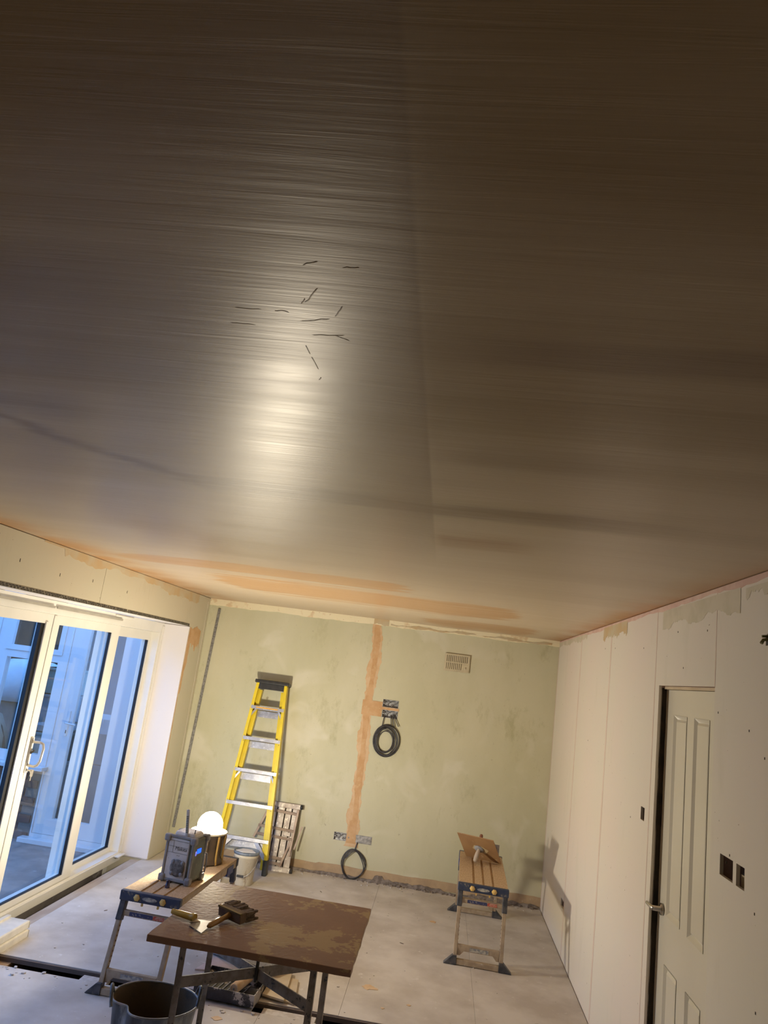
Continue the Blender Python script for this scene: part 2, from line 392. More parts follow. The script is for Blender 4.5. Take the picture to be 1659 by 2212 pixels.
# floor
fl = MB(); fl.box(-2.9, XR+.1, YF-.1, YB+.1, -.30, -.20)
floor = struct(fl.build('floor', m_subfloor), 'floor of dusty chipboard sheets with open gaps')
G = .0012
for (x0, x1, y0, y1) in ((-2.444, -.385, 6.869, YB), (-.385, XR, 6.869, YB),
                         (-2.50, -.384, 4.56, 6.868), (-.384, .3895, 4.56, 6.868), (.3895, XR, 4.56, 6.868),
                         (-2.58, -.80, 2.0, 4.425), (-.80, .40, 2.0, 4.425), (.40, XR, 2.0, 4.425),
                         (-2.58, -.6, YF, 1.997), (-.597, XR, YF, 1.997)):
    MB().box(x0+G/2, x1-G/2, y0, y1, -.022, R.uniform(-.001, .0)).build('floor_sheet', m_floor, floor, .0006)
MB().box(-2.585, -2.50, 4.56, 6.80, -.022, -.004).build('timber_strip', mat('dusty_timber', (.46, .38, .30), (.38, .29, .21), 6, stretch=(3, .5, 1), rough=.8), floor, .002)
for x in (-2.40, -1.78, -1.36, -1.02, -.56, -.12, .36, .84):
    a = .035 if x > -2.3 else .05
    MB().box(x-a*1.6, x+a*1.6, 3.2, 4.9 if x > -2.4 else 5, -.2, -.03).build('joist', m_timber, floor)
for x0, x1, y0 in ((-1.86, -1.70, 4.43), (-1.60, -1.52, 4.44), (-1.30, -.86, 4.43), (-.80, -.50, 4.45), (-.20, .12, 4.43), (.2, .6, 4.43)):
    MB().box(x0, x1, y0, 4.52, -.03, -.012).build('packing_strip', m_dust, floor, .002)
MB().box(-2.44, XR, 4.545, 4.562, -.03, -.006).build('board_edge', mat('sheet_edge', (.16, .12, .10), rough=.9), floor)
# crumbs of plaster, too many to count
cr = MB()
for k in range(420):
    t = R.random()
    if t < .35: x, y = R.uniform(-2.4, 1.0), 4.42+R.gauss(0, .05)
    elif t < .6: x, y = R.uniform(-2.3, 1.0), YB-abs(R.gauss(0, .06))-.02
    else: x, y = R.uniform(-2.4, 1.0), R.uniform(3.5, 7.1)
    if 4.43 < y < 4.56: continue
    s = R.uniform(.002, .008)*(1 if t > .6 else 1.7); a = R.uniform(0, 3)
    Mx = Matrix.Translation((x, y, 0)) @ Matrix.Rotation(a, 4, 'Z')
    cr.prism([(-s, -s*.5), (s*.3, -s*.8), (s, 0), (s*.2, s*.7), (-s*.8, s*.4)], -.001, s*R.uniform(.2, .6), 2, Mx)
o = cr.build('plaster_crumbs', m_dust, floor); o['kind'] = 'stuff'
fx = MB()
for x, y in ((-2.05, 5.95), (-2.2, 5.5), (-.55, 6.45), (.75, 4.9), (-1.95, 5.1), (-.1, 5.85), (-.85, 6.75)):
    Mx = Matrix.Translation((x, y, 0)) @ Matrix.Rotation(R.uniform(0, 3), 4, 'Z')
    fx.prism([(-.016, -.002), (.008, -.004), (.016, .001), (-.008, .003)], -.001, .002, 2, Mx)
o = fx.build('wood_splinters', mat('dark_chip', (.10, .07, .05), rough=.9), floor); o['kind'] = 'stuff'
pt = MB()
for x, y, s in ((-.25, 5.0, .05), (.12, 6.45, .03), (.0, 4.85, .015), (-.15, 4.75, .012), (-1.0, 4.28, .03)):
    n = 16; pt.prism([(x+s*math.cos(k*6.283/n)*R.uniform(.6, 1.2), y+.8*s*math.sin(k*6.283/n)*R.uniform(.6, 1.2)) for k in range(n)], -.001, .0012, 2)
pt.build('plaster_splat', m_peach, floor)

# back wall with recessed back-box holes
BOX = [(-.564, -.411, 1.565, 1.638), (-.560, -.407, 1.468, 1.541), (-.868, -.715, .312, .382), (-.662, -.509, .312, .382)]
wb = MB(); holed(wb, 'y', YB, YB+.06, XL-.3, XR+.15, -.2, H+.02, BOX); wb.box(XL-.3, XR+.15, YB+.06, YB+.2, -.2, H+.02)
wall_back = struct(wb.build('wall_back', m_back), 'sage green back wall with a plastered cable chase')
d = YB-.0025
w3, w4, w5, w6 = wob(21), wob(22), wob(23), wob(24)
def xc(z):   # chase centre line
    pts = [(0.30, -.690), (.5, -.69), (.9, -.695), (1.3, -.700), (1.6, -.702), (2.0, -.69), (2.4, -.705)]
    for (z0, a), (z1, b) in zip(pts, pts[1:]):
        if z <= z1: return a+(b-a)*(z-z0)/(z1-z0)
    return pts[-1][1]
mb = MB(); ragged(mb, 'y', YB-.0018, YB, .27, 2.36, lambda z: xc(z)-.055-.022*w3(z*9)-(.02 if z < .6 else 0), lambda z: xc(z)+.045+.026*w4(z*10), 160, False)
mb.build('dry_plaster_margin', m_peach, wall_back)
mb = MB(); ragged(mb, 'y', YB-.0034, YB-.001, .30, 2.38, lambda z: xc(z)-.030-.010*w5(z*7)-(.025 if z < .5 else 0), lambda z: xc(z)+.024+.010*w6(z*8), 160, False)
mb.box(xc(1.5)-.06, -.565, YB-.0036, YB-.001, 1.47, 1.61); mb.box(-.565, -.40, YB-.0036, YB-.001, 1.541, 1.565)
mb.build('plastered_chase', m_orange, wall_back)
mb = MB(); ragged(mb, 'y', YB-.006, YB, XL, XR, lambda x: 2.337+.008*w3(x*6)+(.006 if x > -.6 else 0), lambda x: H, 140)
mb.build('coving_scar', m_cream, wall_back)
mb = MB(); ragged(mb, 'y', YB-.009, YB-.005, -.75, -.60, lambda x: 2.345+.012*w5(x*30), lambda x: H, 20); ragged(mb, 'y', YB-.009, YB-.005, -.58, 1.0, lambda x: 2.352+.012*w4(x*9), lambda x: 2.366+.012*w5(x*11), 80)
mb.build('coving_residue', m_smear, wall_back)
mb = MB(); ragged(mb, 'y', YB-.004, YB, -2.44, XR, lambda x: .02, lambda x: .098+.006*w4(x*5)-.012*(x < -1.0), 120)
mb.build('skirting_scar', m_scar, wall_back)
mb = MB(); ragged(mb, 'y', YB-.016, YB-.003, -2.44, XR, lambda x: -.01, lambda x: (.024+.008*w6(x*9)) if x < -.47 else max(.012, .030+.022*w3(x*7+1.2)+(.04 if -.46 < x < -.36 else 0)), 160)
mb.build('broken_wall_base', m_rubble, wall_back)
rb = MB()
for k in range(70):
    x = R.uniform(-1.15, XR-.02); s = R.uniform(.004, .014)*(1.4 if x > -.45 else .8); y = YB-R.uniform(.01, .05)
    Mx = Matrix.Translation((x, y, 0)) @ Matrix.Rotation(R.uniform(0, 6), 4, 'Z') @ Matrix.Rotation(R.uniform(-.3, .3), 4, 'X')
    rb.prism([(-s, -s*.6), (s*.5, -s), (s, .2*s), (0, s*.8), (-s*.9, s*.3)], -.003, s*R.uniform(.5, 1.1), 2, Mx)
o = rb.build('rubble', m_rubble, wall_back); o['kind'] = 'stuff'
# faint darker brushed patches on the paint
mb = MB()
for x0, x1, z0, z1 in ((-1.12, -.80, 2.06, 2.22), (-1.16, -.98, 1.5, 1.58), (-.30, -.05, 1.55, 1.72), (-1.0, -.85, .72, .86), (-.05, .12, 1.42, 1.5)):
    pass
# galvanised back boxes recessed in the wall
for i, (x0, x1, z0, z1) in enumerate(BOX):
    lab = ['galvanised double back box in the wall, upper of the pair above the big cable coil', 'galvanised double back box the big cable coil hangs from',
           'galvanised double back box left of the chase foot', 'galvanised double back box right of the chase foot'][i]
    t = thing('back_box', lab, 'back box', ((x0+x1)/2, YB, z0), 0, 'metal back boxes in the back wall')
    b = MB(); q = .003
    b.box(x0, x1, YB+.035, YB+.038, z0, z1); b.box(x0, x0+q, YB-.003, YB+.038, z0, z1); b.box(x1-q, x1, YB-.003, YB+.038, z0, z1)
    b.box(x0, x1, YB-.003, YB+.038, z0, z0+q); b.box(x0, x1, YB-.003, YB+.038, z1-q, z1)
    b.build('box_shell', m_steel, t)
    if i == 3: MB().box(x0+.004, x1-.004, YB-.004, YB-.001, z0+.004, z1-.004).build('blank_cover', m_steel, t, .001)
    for sx in (x0+.012, x1-.012): MB().box(sx-.006, sx+.006, YB-.005, YB+.002, (z0+z1)/2-.006, (z0+z1)/2+.006).build('fixing_lug', m_steel, t, .001)
    wr = MB()
    for k in range(3):
        cx = x0+.03+.04*k; wr.tube([(cx+.05*math.cos(a)*.6, YB+.012+.006*math.sin(2*a), (z0+z1)/2+.022*math.sin(a+k)) for a in [j*.5 for j in range(9)]], .003, 6)
    if i != 3: wr.build('wires', mat('grey_wires', (.10, .10, .11), (.4, .4, .4), 50, rough=.4), t)
# cable coils
m_cable = mat('dark_grey_cable', (.035, .035, .045), (.07, .07, .08), 30, rough=.4)
t = thing('cable_coil', 'large coil of dark grey cable hanging from the upper back box', 'cable', (-.48, YB-.03, 1.10), 0)
cb = MB(); rr = random.Random(5)
for k in range(9):
    rx = .128-.006*k if k < 5 else .095-.008*(k-5); rz = .148-.004*k if k < 5 else .125-.010*(k-5); ox = rr.uniform(-.006, .006)+(-.01 if k > 4 else 0); oz = rr.uniform(-.006, .006); ph = rr.uniform(0, 6)
    cb.tube([(-.487+ox+rx*math.cos(a), YB-.014-.006*(k % 4)-.004*math.sin(a+ph), 1.255+oz+rz*math.sin(a)) for a in [j*2*math.pi/40 for j in range(40)]], .0042, 6, True)
cb.build('coil', m_cable, t)
tl = MB()
for k, (x0, x1) in enumerate(((-.53, -.545), (-.47, -.452), (-.455, -.425), (-.435, -.385))):
    tl.tube([(x0, YB+.006, 1.497), (x0, YB-.008, 1.49), (x0*.6+x1*.4, YB-.02, 1.45), (x1, YB-.02, 1.37+.01*k)], .0042, 6)
tl.build('tails', m_cable, t)
t = thing('cable_coil', 'small loose coil of dark cable at floor level below the lower back boxes', 'cable', (-.65, YB-.03, 0), 0)
cb = MB()
for k in range(4):
    rx = .113-.005*k; rz = .128-.004*k
    cb.tube([(-.652+rx*math.cos(a)*(1-.22*max(0, math.sin(a))**1.5)+.01*math.sin(2*a+k), YB-.014-.006*k, .128+rz*math.sin(a)+.006*math.cos(3*a+k)) for a in [j*2*math.pi/44 for j in range(44)]], .0042, 6, True)
cb.build('coil', m_cable, t)
MB().tube([(-.640, YB+.01, .325), (-.640, YB-.01, .31), (-.648, YB-.02, .28), (-.655, YB-.022, .245)], .0055, 6).build('tail', m_cable, t)
# vent
t = thing('air_vent', 'cream louvred air vent cover high on the sage wall', 'vent', (.108, YB, 1.985), 0)
m_vent = mat('cream_vent', (.62, .56, .40), rough=.5)
V = MB(); hs = []
for rrow in range(2):
    for k in range(12):
        if rrow == 0 and k > 8: continue
        x = .005+.0178*k; hs.append((x, x+.007, 2.005+.072*rrow, 2.065+.072*rrow))
holed(V, 'y', YB-.016, YB-.010, -.015, .230, 1.985, 2.152, hs); V.build('cover_plate', m_vent, t)
b = MB(); b.box(-.010, .225, YB-.011, YB, 1.990, 2.147); b.build('louvre_body', mat('vent_shadow', (.28, .25, .18), rough=.8), t)
MB().box(.188, .196, YB-.024, YB-.014, 2.015, 2.035).build('slider_knob', m_vent, t, .002)
# metal bead on the back wall near the corner
t = MB(); t.bar((-2.335, YB-.006, 2.306), (-2.412, YB-.006, .20), .024, .012, (0, 1, 0)); 
bd = t.build('plaster_stop_bead', mat('dull_bead', (.20, .20, .20), (.34, .34, .34), 60, rough=.5, metal=.5), None); tag(bd, 'long grey metal bead standing up the back wall by the left corner', 'bead')

# left wall with patio opening
OY0, OY1, OZ1 = 2.98, 6.835, 2.08
wl = MB(); holed(wl, 'x', XL-.36, XL-.014, YF-.1, YB+.1, -.2, H+.02, [(OY0-.01, OY1+.012, -.3, OZ1+.012)])
wall_left = struct(wl.build('wall_left', m_boardL), 'left wall around the patio doors')
MB().box(XL-.014, XL, YF, OY0, 0, H-.004).build('plasterboard', m_boardL, wall_left)
MB().box(XL-.014, XL, OY0, 4.9365, OZ1, H-.004).build('plasterboard', m_boardL, wall_left)
b = MB(); b.box(XL-.014, XL, 4.9405, OY1, OZ1, H-.004); b.box(XL-.014, XL, OY1, YB, 0.002, H-.004); b.build('plasterboard', m_boardL, wall_left)
MB().box(-2.70, XL-.0145, OY1, OY1+.012, .002, OZ1).build('reveal_board', m_reveal, wall_left)
MB().box(-2.70, XL-.002, OY1-.012, OY1-.0, .012, OZ1-.006).build('reveal_facing', m_reveal, wall_left)
MB().box(-2.70, XL-.001, OY0, OY1, OZ1, OZ1+.012).build('soffit_board', m_reveal, wall_left)
MB().box(-2.70, XL-.001, OY0-.012, OY0, .0, OZ1).build('reveal_board', m_reveal, wall_left)
m_bead = mat('perforated_bead', (.24, .22, .18), (.10, .09, .08), 55, lo=.45, hi=.5, rough=.5, metal=.3)
b = MB(); holes = []
y = 3.0
while y < 6.78:
    holes += [(y, y+.016, 2.094, 2.099), (y+.012, y+.028, 2.084, 2.089)]; y += .034
b.box(XL, XL+.002, 3.0, 5.40, 2.081, 2.103); b.box(XL, XL+.002, 5.415, 6.80, 2.081, 2.103)
b.build('corner_bead', m_bead, wall_left)
b = MB()
for y0, y1, z0, z1 in holes: b.box(XL+.0015, XL+.0026, y0, y1, z0, z1)
o = b.build('bead_holes', m_gasket, wall_left); o['kind'] = 'stuff'
mb = MB(); ragged(mb, 'x', XL-.001, XL+.0015, 4.1, 6.95, lambda y: 2.392-max(0, .055+.035*w3(y*1.7)+.016*w5(y*9)) if y > 4.35 else 2.385, lambda y: H-.003, 120)
mb.build('plaster_smear', m_smear, wall_left)
mb = MB(); ragged(mb, 'x', XL-.001, XL+.0015, 6.84, 7.16, lambda y: 1.93-.09*abs(w4(y*14)), lambda y: 2.075+.02*w5(y*20), 30)
ragged(mb, 'x', XL-.001, XL+.0021, 1.45, 2.0, lambda z: OY1, lambda z: OY1+.055+.03*w3(z*6), 30, False)
ragged(mb, 'x', XL-.001, XL+.0012, .25, 1.45, lambda z: OY1, lambda z: OY1+.012+.010*w3(z*6), 60, False)
mb.build('plaster_patch', m_orange, wall_left)
# one thin vertical strip down the short return
MB().box(XL, XL+.003, 7.225, 7.245, .1, 2.36).build('joint_strip', m_greysm, wall_left)
for y, z in ((4.78, 2.24), (5.34, 2.23), (4.35, 2.22), (3.9, 2.24)):
    MB().box(XL-.001, XL+.0008, y-.003, y+.003, z-.010, z+.010).build('screw_dimple', m_dark, wall_left)

# right wall: stud wall behind plasterboard sheets
HOL = [(4.030, 4.100, 1.325, 1.388), (2.868, 2.992, 1.326, 1.398), (2.766, 2.838, 1.326, 1.398), (6.12, 6.255, .322, .378), (2.60, 2.625, 2.14, 2.175)]
DO = (3.095, 3.872, 0, 2.0)
wr = MB(); holed(wr, 'x', XR+.013, XR+.10, YF-.1, YB+.1, -.2, H+.02, [(DO[0], DO[1], -.3, DO[3])]+[(a-.05, c+.02, e-.04, f+.04) for a, c, e, f in HOL])
wall_right = struct(wr.build('wall_right', m_pink), 'right wall of skimmed plasterboard sheets with socket cut-outs')
wv = MB(); holed(wv, 'x', XR+.22, XR+.25, YF-.1, YB+.1, -.2, H+.02, []); 
wv.build('void_back', m_dark, wall_right)
J = [YF, .05, 1.25, 2.10, 3.097, 3.95, 5.02, 6.107, YB]
for i in range(len(J)-1):
    b = MB(); holed(b, 'x', XR, XR+.013, J[i]+.003, J[i+1]-.003, .004, H-.006, [h for h in HOL]+[DO] if True else [])
    b.build('plasterboard', m_board, wall_right)
b = MB()
for i in range(1, len(J)-1): b.box(XR-.0008, XR+.0135, J[i]-(.007 if J[i] < 4.5 else .016), J[i]+(.007 if J[i] < 4.5 else .016), .004, (H-.006)) if not (3.0 < J[i] < 3.1) else b.box(XR-.0008, XR+.0135, J[i]-.006, J[i]+.003, 2.0, H-.006)
b.box(XR-.0008, XR+.002, YB-.03, YB-.001, .01, H-.004)
b.build('joint_tape', mat('pinkish_tape', (.70, .60, .55), (.66, .55, .49), 10, rough=.8), wall_right)
mb = MB(); ragged(mb, 'x', XR-.0012, XR+.001, 1.9, YB, lambda y: 2.375-.008*w3(y*6), lambda y: H-.003, 120); mb.build('pink_edge_strip', m_pink, wall_right)
mb = MB(); ragged(mb, 'x', XR-.0014, XR+.001, 4.60, 5.28, lambda y: 2.33-.05*abs(w4(y*14)), lambda y: 2.385, 60); mb.build('plaster_smear', m_smear, wall_right)
mb = MB(); ragged(mb, 'x', XR-.0014, XR+.001, 2.85, 3.85, lambda y: 2.29-.025*w5(y*10), lambda y: 2.37, 60); ragged(mb, 'x', XR-.0014, XR+.001, 2.2, 2.8, lambda y: 2.33-.03*w5(y*20), lambda y: 2.36, 60)
ragged(mb, 'x', XR-.0014, XR+.001, 5.9, YB, lambda y: 2.345-.02*w4(y*16), lambda y: 2.385, 60)
mb.build('grey_smear', m_greysm, wall_right)
for y, z in ((3.60, 2.25), (3.20, 2.23), (5.2, 2.24), (2.75, 1.85), (2.62, 1.77), (2.9, 1.41), (2.93, 1.38), (2.68, 1.28), (3.05, 1.9), (4.3, 1.3), (4.2, 2.2), (4.9, 2.23), (5.6, 1.6), (3.5, 2.08), (2.66, 1.0)):
    MB().box(XR-.0008, XR+.001, y-.003, y+.003, z-.004, z+.004).build('screw_dimple', m_dark, wall_right)
b = MB(); b.box(XR+.02, XR+.10, 2.80, 2.81, 1.2, 1.5); b.box(XR+.06, XR+.07, 2.92, 2.95, 1.30, 1.345)
b.build('stud_edge', m_paleboard, wall_right)
cbm = MB(); cbm.tube([(XR+.08, 2.61, 2.20), (XR+.02, 2.613, 2.165), (XR-.012, 2.615, 2.158), (XR-.02, 2.612, 2.145)], .006, 6); cbm.tube([(XR+.08, 2.61, 2.18), (XR-.015, 2.62, 2.17)], .005, 6)
cbm.build('cable_stub', mat('green_cable', (.16, .15, .05), rough=.5), wall_right)
# front wall behind the photographer
struct(MB().box(XL-.3, XR+.2, YF-.12, YF, -.2, H+.02).build('wall_front', m_board), 'plasterboard wall behind the photographer')

# door 2: moulded panel door in the right wall
door = bpy.data.objects.new('door_2', None); COL.objects.link(door); door.location = (1.118, 3.48, 0); MI[door.name] = Matrix.Translation((-1.118, -3.48, 0)); struct(door, 'white moulded panel door in the right wall')
m_door = mat('white_door_paint', (.72, .69, .60), (.70, .67, .58), 3, rough=.28)
XD = 1.118
PAN = [(3.555, 3.750, .975, 1.865), (3.262, 3.455, .975, 1.865), (3.570, 3.752, .20, .772), (3.275, 3.455, .20, .772)]
b = MB(); holed(b, 'x', XD, XD+.035, 3.10, 3.858, .006, 1.983, PAN); b.box(XD+.012, XD+.03, 3.14, 3.82, .1, 1.93)
leaf = b.build('door_leaf', m_door, door)
for y0, y1, z0, z1 in PAN:
    b = MB(); g = .018
    # sloped moulding round the panel
    o4 = [(y0, z0), (y1, z0), (y1, z1), (y0, z1)]; i4 = [(y0+g, z0+g), (y1-g, z0+g), (y1-g, z1-g), (y0+g, z1-g)]; j4 = [(y0+g*1.6, z0+g*1.6), (y1-g*1.6, z0+g*1.6), (y1-g*1.6, z1-g*1.6), (y0+g*1.6, z1-g*1.6)]
    vs = [(XD-.002, *p) for p in o4]+[(XD+.011, *p) for p in i4]+[(XD+.004, *p) for p in j4]
    fs = [(k, (k+1) % 4, 4+(k+1) % 4, 4+k) for k in range(4)]+[(4+k, 4+(k+1) % 4, 8+(k+1) % 4, 8+k) for k in range(4)]+[(8, 9, 10, 11)]
    b.add(vs, fs); b.build('door_panel', m_door, door)
m_chrome = mat('satin_chrome', (.55, .53, .50), rough=.25, metal=.9)
b = MB(); b.lathe([(0, 0), (.026, 0), (.026, .010), (.012, .014), (.011, .045), (0, .046)], n=20, M=Matrix.Translation((XD, 3.806, .985)) @ Matrix.Rotation(-math.pi/2, 4, 'Y'))
b.tube([(XD-.040, 3.806, .985), (XD-.046, 3.82, .985), (XD-.046, 3.90, .983)], .010, 10, radii=[.011, .0105, .008])
b.build('door_handle', m_chrome, door, label='satin lever door handle on a round rose')
b = MB(); b.box(XD-.004, XD+.05, 3.86, 3.868, 0, 2.0); b.box(XD-.018, XD+.05, 3.10, 3.868, 1.985, 1.998); b.build('door_lining', m_paleboard, door)
MB().box(XD-.028, XD-.006, 3.868, 3.872, 0, 1.99).build('dark_stud', m_dark, door)
MB().box(XR+.0132, XD-.004, 3.8685, 3.8715, 0, 1.99).build('stained_stud_face', mat('stained_stud', (.50, .44, .36), (.04, .03, .02), 5, lo=.47, hi=.55, stretch=(1, 1, .6), rough=.9), door)

# ------------------------------------------------------------------ patio doors (door_1)
pd = bpy.data.objects.new('door_1', None); COL.objects.link(pd); pd.location = (-2.74, 4.9, 0); MI[pd.name] = Matrix.Translation((2.74, -4.9, 0)); struct(pd, 'white framed sliding patio doors')
Y0, Y1 = OY0+.001, OY1-.012
b = MB()
b.box(-2.84, -2.690, Y0, Y1, 1.985, 2.078); b.box(-2.84, -2.690, Y0, Y1, -.03, .050)
b.box(-2.84, -2.690, 6.745, Y1, .05, 1.985); b.box(-2.84, -2.690, Y0, Y0+.06, .05, 1.985)
b.box(-2.690, -2.683, 6.775, Y1, .05, 2.05); b.box(-2.71, -2.680, Y0, Y1, .030, .040)
b.build('outer_frame', m_upvc, pd, .003)
b = MB(); b.box(-2.683, -2.676, 3.2, 4.80, 2.026, 2.042); b.box(-2.683, -2.676, 4.83, 5.88, 2.026, 2.042); b.build('head_vent', mat('grey_vent_strip', (.42, .39, .33), rough=.5), pd, .001)
MB().box(-2.70, -2.676, 5.75, 6.10, 2.052, 2.066).build('trickle_vent', m_upvc, pd, .002)
MB().box(-2.69, -2.64, 6.66, 6.80, .028, .036).build('frame_chip', m_upvc, pd)
def sash(x0, x1, y0, y1, z0, z1, gy0, gy1, gz0, gz1, name='sash'):
    f = MB(); holed(f, 'x', x0, x1, y0, y1, z0, z1, [(gy0, gy1, gz0, gz1)])
    s = f.build(name, m_upvc, pd, .004)
    xm = (x0+x1)/2
    g = MB(); g.box(xm-.002, xm+.002, gy0+.0005, gy1-.0005, gz0+.0005, gz1-.0005); g.build('glass_pane', m_glass, s)
    g = MB(); q = .006; xi = x1-.006
    g.box(xm+.0025, xi, gy1-q, gy1-.0003, gz0, gz1); g.box(xm+.0025, xi, gy0, gy1, gz0+.0003, gz0+q*.9); g.box(xm+.0025, xi-.008, gy0+.0003, gy0+.004, gz0, gz1)
    g.build('gasket', m_gasket, s)
    return s
# wide profile grooves on the meeting stiles
s1 = sash(-2.762, -2.700, 3.86, 4.852, .055, 1.984, 3.95, 4.757, .098, 1.918)
s2 = sash(-2.762, -2.700, 4.856, 5.912, .055, 1.984, 4.944, 5.777, .094, 1.920)
s3 = sash(-2.835, -2.766, 5.79, 6.745, .050, 1.984, 6.04, 6.700, .088, 1.902)
s4 = sash(-2.835, -2.766, 3.045, 3.99, .050, 1.984, 3.13, 3.90, .088, 1.902)
b = MB(); b.box(-2.708, -2.690, 4.757, 4.790, .06, 1.93); b.box(-2.700, -2.694, 4.853, 4.890, .06, 1.98); b.build('meeting_bead', m_upvc, pd, .003)
MB().box(-2.735, -2.707, 4.722, 4.7565, .10, 1.917).build('gasket_shade', m_gasket, pd)  # black gasket widened to paint in the shade beside it
# D handle with keys
b = MB(); pts = []
xh = -2.700; yh = 4.915
b.box(-2.7, -2.688, yh-.016, yh+.016, .935, 1.165)
hp = MB(); hp.tube([(xh+.012, yh, 1.135), (xh+.06, yh+.003, 1.138), (xh+.085, yh+.005, 1.128), (xh+.093, yh+.006, 1.10), (xh+.088, yh+.004, 1.02), (xh+.075, yh+.002, .992), (xh+.055, yh, .982), (xh+.012, yh, .985)], .009, 8)
hr = b.build('handle_plate', m_upvc, pd, .003); hp.build('pull_handle', mat('champagne_handle', (.66, .62, .55), rough=.25, metal=.4), hr)
MB().bar((xh+.012, yh, 1.06), (xh+.03, yh+.01, 1.085), .014, .01).build('thumb_latch', m_chrome, hr)
ky = MB(); ky.tube([(xh+.012, yh, .955), (xh+.045, yh, .953)], .006, 8); ky.prism([(-.012, 0), (.012, 0), (.012, -.022), (-.012, -.022)], -.0015, .0015, 1, Matrix.Translation((xh+.05, yh, .962)))
ky.prism([(-.010, 0), (.010, 0), (.009, -.022), (.003, -.026), (.003, -.05), (-.003, -.05), (-.003, -.026), (-.009, -.022)], -.0012, .0012, 1, Matrix.Translation((xh+.048, yh+.005, .94)))
kk = ky.build('keys', m_chrome, None); tag(kk, 'small bunch of keys hanging in the patio door lock', 'keys')

# ------------------------------------------------------------------ outside the glass
struct(MB().box(-9, -2.84, -1, 11, -.30, -.03).build('ground', m_slab), 'paved ground outside the patio doors')
struct(MB().box(-5.2, -2.84, -1, 6.95, -.03, -.012).build('floor_outside', m_slab), 'grey tiled floor beyond the patio doors')
WY = 6.87
WX0, WX1 = -5.05, -3.60
# dwarf brick wall
dw = MB(); dw.box(WX0, WX1, WY+.012, WY+.12, -.03, .60)
dwarf = struct(dw.build('wall_outside', m_mortar), 'dwarf brick wall under the far white window')
bm = bpy.data.meshes.new('brick'); tmp = MB().box(-.105, .105, -.012, .05, -.0325, .0325)
bm.from_pydata([tuple(p) for p in tmp.v], [], tmp.f); bm.materials.append(m_brick)
for j in range(8):
    for i in range(8):
        x = WX0+.11+i*.22-(0 if j % 2 else .11)
        if x+.105 > WX1 or x-.105 < WX0-.001: continue
        place('brick', m_brick, bm, dwarf, Matrix.Translation((x, WY+.012+R.uniform(-.003, .003), .02+j*.075)))
t = bpy.data.objects.new('window_2', None); COL.objects.link(t); t.location = (-4.3, WY, .6); MI[t.name] = Matrix.Translation((4.3, -WY, -.6)); struct(t, 'blue lit white window frame above the dwarf wall')
b = MB(); holed(b, 'y', WY, WY+.07, WX0, WX1, .64, 2.35, [(-4.98, -4.36, .73, 1.58), (-4.98, -4.36, 1.68, 2.25), (-4.205, -3.685, .73, 1.58), (-4.205, -3.685, 1.68, 2.25)]); b.build('window_frame', m_blue_upvc, t, .004)
b = MB()
for x0, x1 in ((-4.98, -4.36), (-4.205, -3.685)):
    holed(b, 'y', WY-.012, WY, x0-.03, x1+.03, 1.65, 2.28, [(x0+.02, x1-.02, 1.70, 2.23)])
b.build('opening_sash', m_blue_upvc, t, .003)
for x0, x1 in ((-4.98, -4.36), (-4.205, -3.685)):
    for z0, z1 in ((.73, 1.58), (1.68, 2.25)): MB().box(x0, x1, WY+.03, WY+.034, z0, z1).build('glass_pane', m_glass, t)
MB().box(WX0, WX1+.04, WY-.10, WY+.0, .605, .64).build('window_sill', m_blue_upvc, t, .004)
t = bpy.data.objects.new('door_3', None); COL.objects.link(t); t.location = (-3.2, WY, 0); MI[t.name] = Matrix.Translation((3.2, -WY, 0)); struct(t, 'blue lit white glazed door beyond the patio doors')
b = MB(); holed(b, 'y', WY, WY+.07, WX1, -2.86, .0, 2.35, [(-3.585, -2.90, .06, 2.2)]); b.build('door_frame', m_blue_upvc, t, .004)
b = MB(); holed(b, 'y', WY+.008, WY+.06, -3.584, -2.902, .062, 2.198, [(-3.42, -3.06, .20, 2.06)]); lf = b.build('door_leaf', m_blue_upvc, t, .004)
MB().box(-3.42, -3.06, WY+.03, WY+.034, .2, 2.06).build('glass_pane', m_glass, lf)
MB().box(-3.66, -2.86, WY-.09, WY, -.012, .03).build('threshold', m_blue_upvc, t, .004)
b = MB(); b.box(-3.475, -3.452, WY, WY+.008, .93, 1.16); b.tube([(-3.463, WY+.005, 1.05), (-3.463, WY-.045, 1.05), (-3.45, WY-.05, 1.05), (-3.36, WY-.05, 1.045)], .008, 8); b.build('door_handle', m_blue_upvc, t)
MB().box(-3.468, -3.459, WY-.001, WY+.006, .955, .985).build('keyhole', m_gasket, t)
# house side closing the gap between door and wall
struct(MB().box(-2.87, -2.80, WY-.02, YB+.2, -.2, 2.6).build('trim_1', m_upvc), 'white post between the two door sets')
# yard wall beyond, and an unseen dark screen added against sky reflections
m_yard = mat('yard_wall', (.050, .042, .036), (.035, .03, .027), 9, rough=.95, c3=(.07, .06, .055), s3=20, bmp=.3)
struct(MB().box(-12, -2.85, 10.2, 10.4, -.2, 4.6).build('wall_yard', m_yard), 'dim rendered wall across the yard')
struct(MB().box(-9.2, -9.0, -4, 11, -.2, 3.2).build('wall_sky_screen', mat('dark_sky_screen', (.02, .03, .012), (.035, .045, .02), 14, rough=.95, bmp=.5)), 'unseen dark screen added to block sky reflections in the glass')
m_sheet = mat('pale_dust_sheet', (.55, .57, .60), (.45, .47, .50), 4, rough=.7, bmp=.4, bs=12)
m_crate = mat('grey_green_crate', (.20, .22, .18), (.26, .26, .22), 6, rough=.7)
m_crate2 = mat('grey_crate', (.24, .23, .22), (.18, .18, .18), 6, rough=.7)
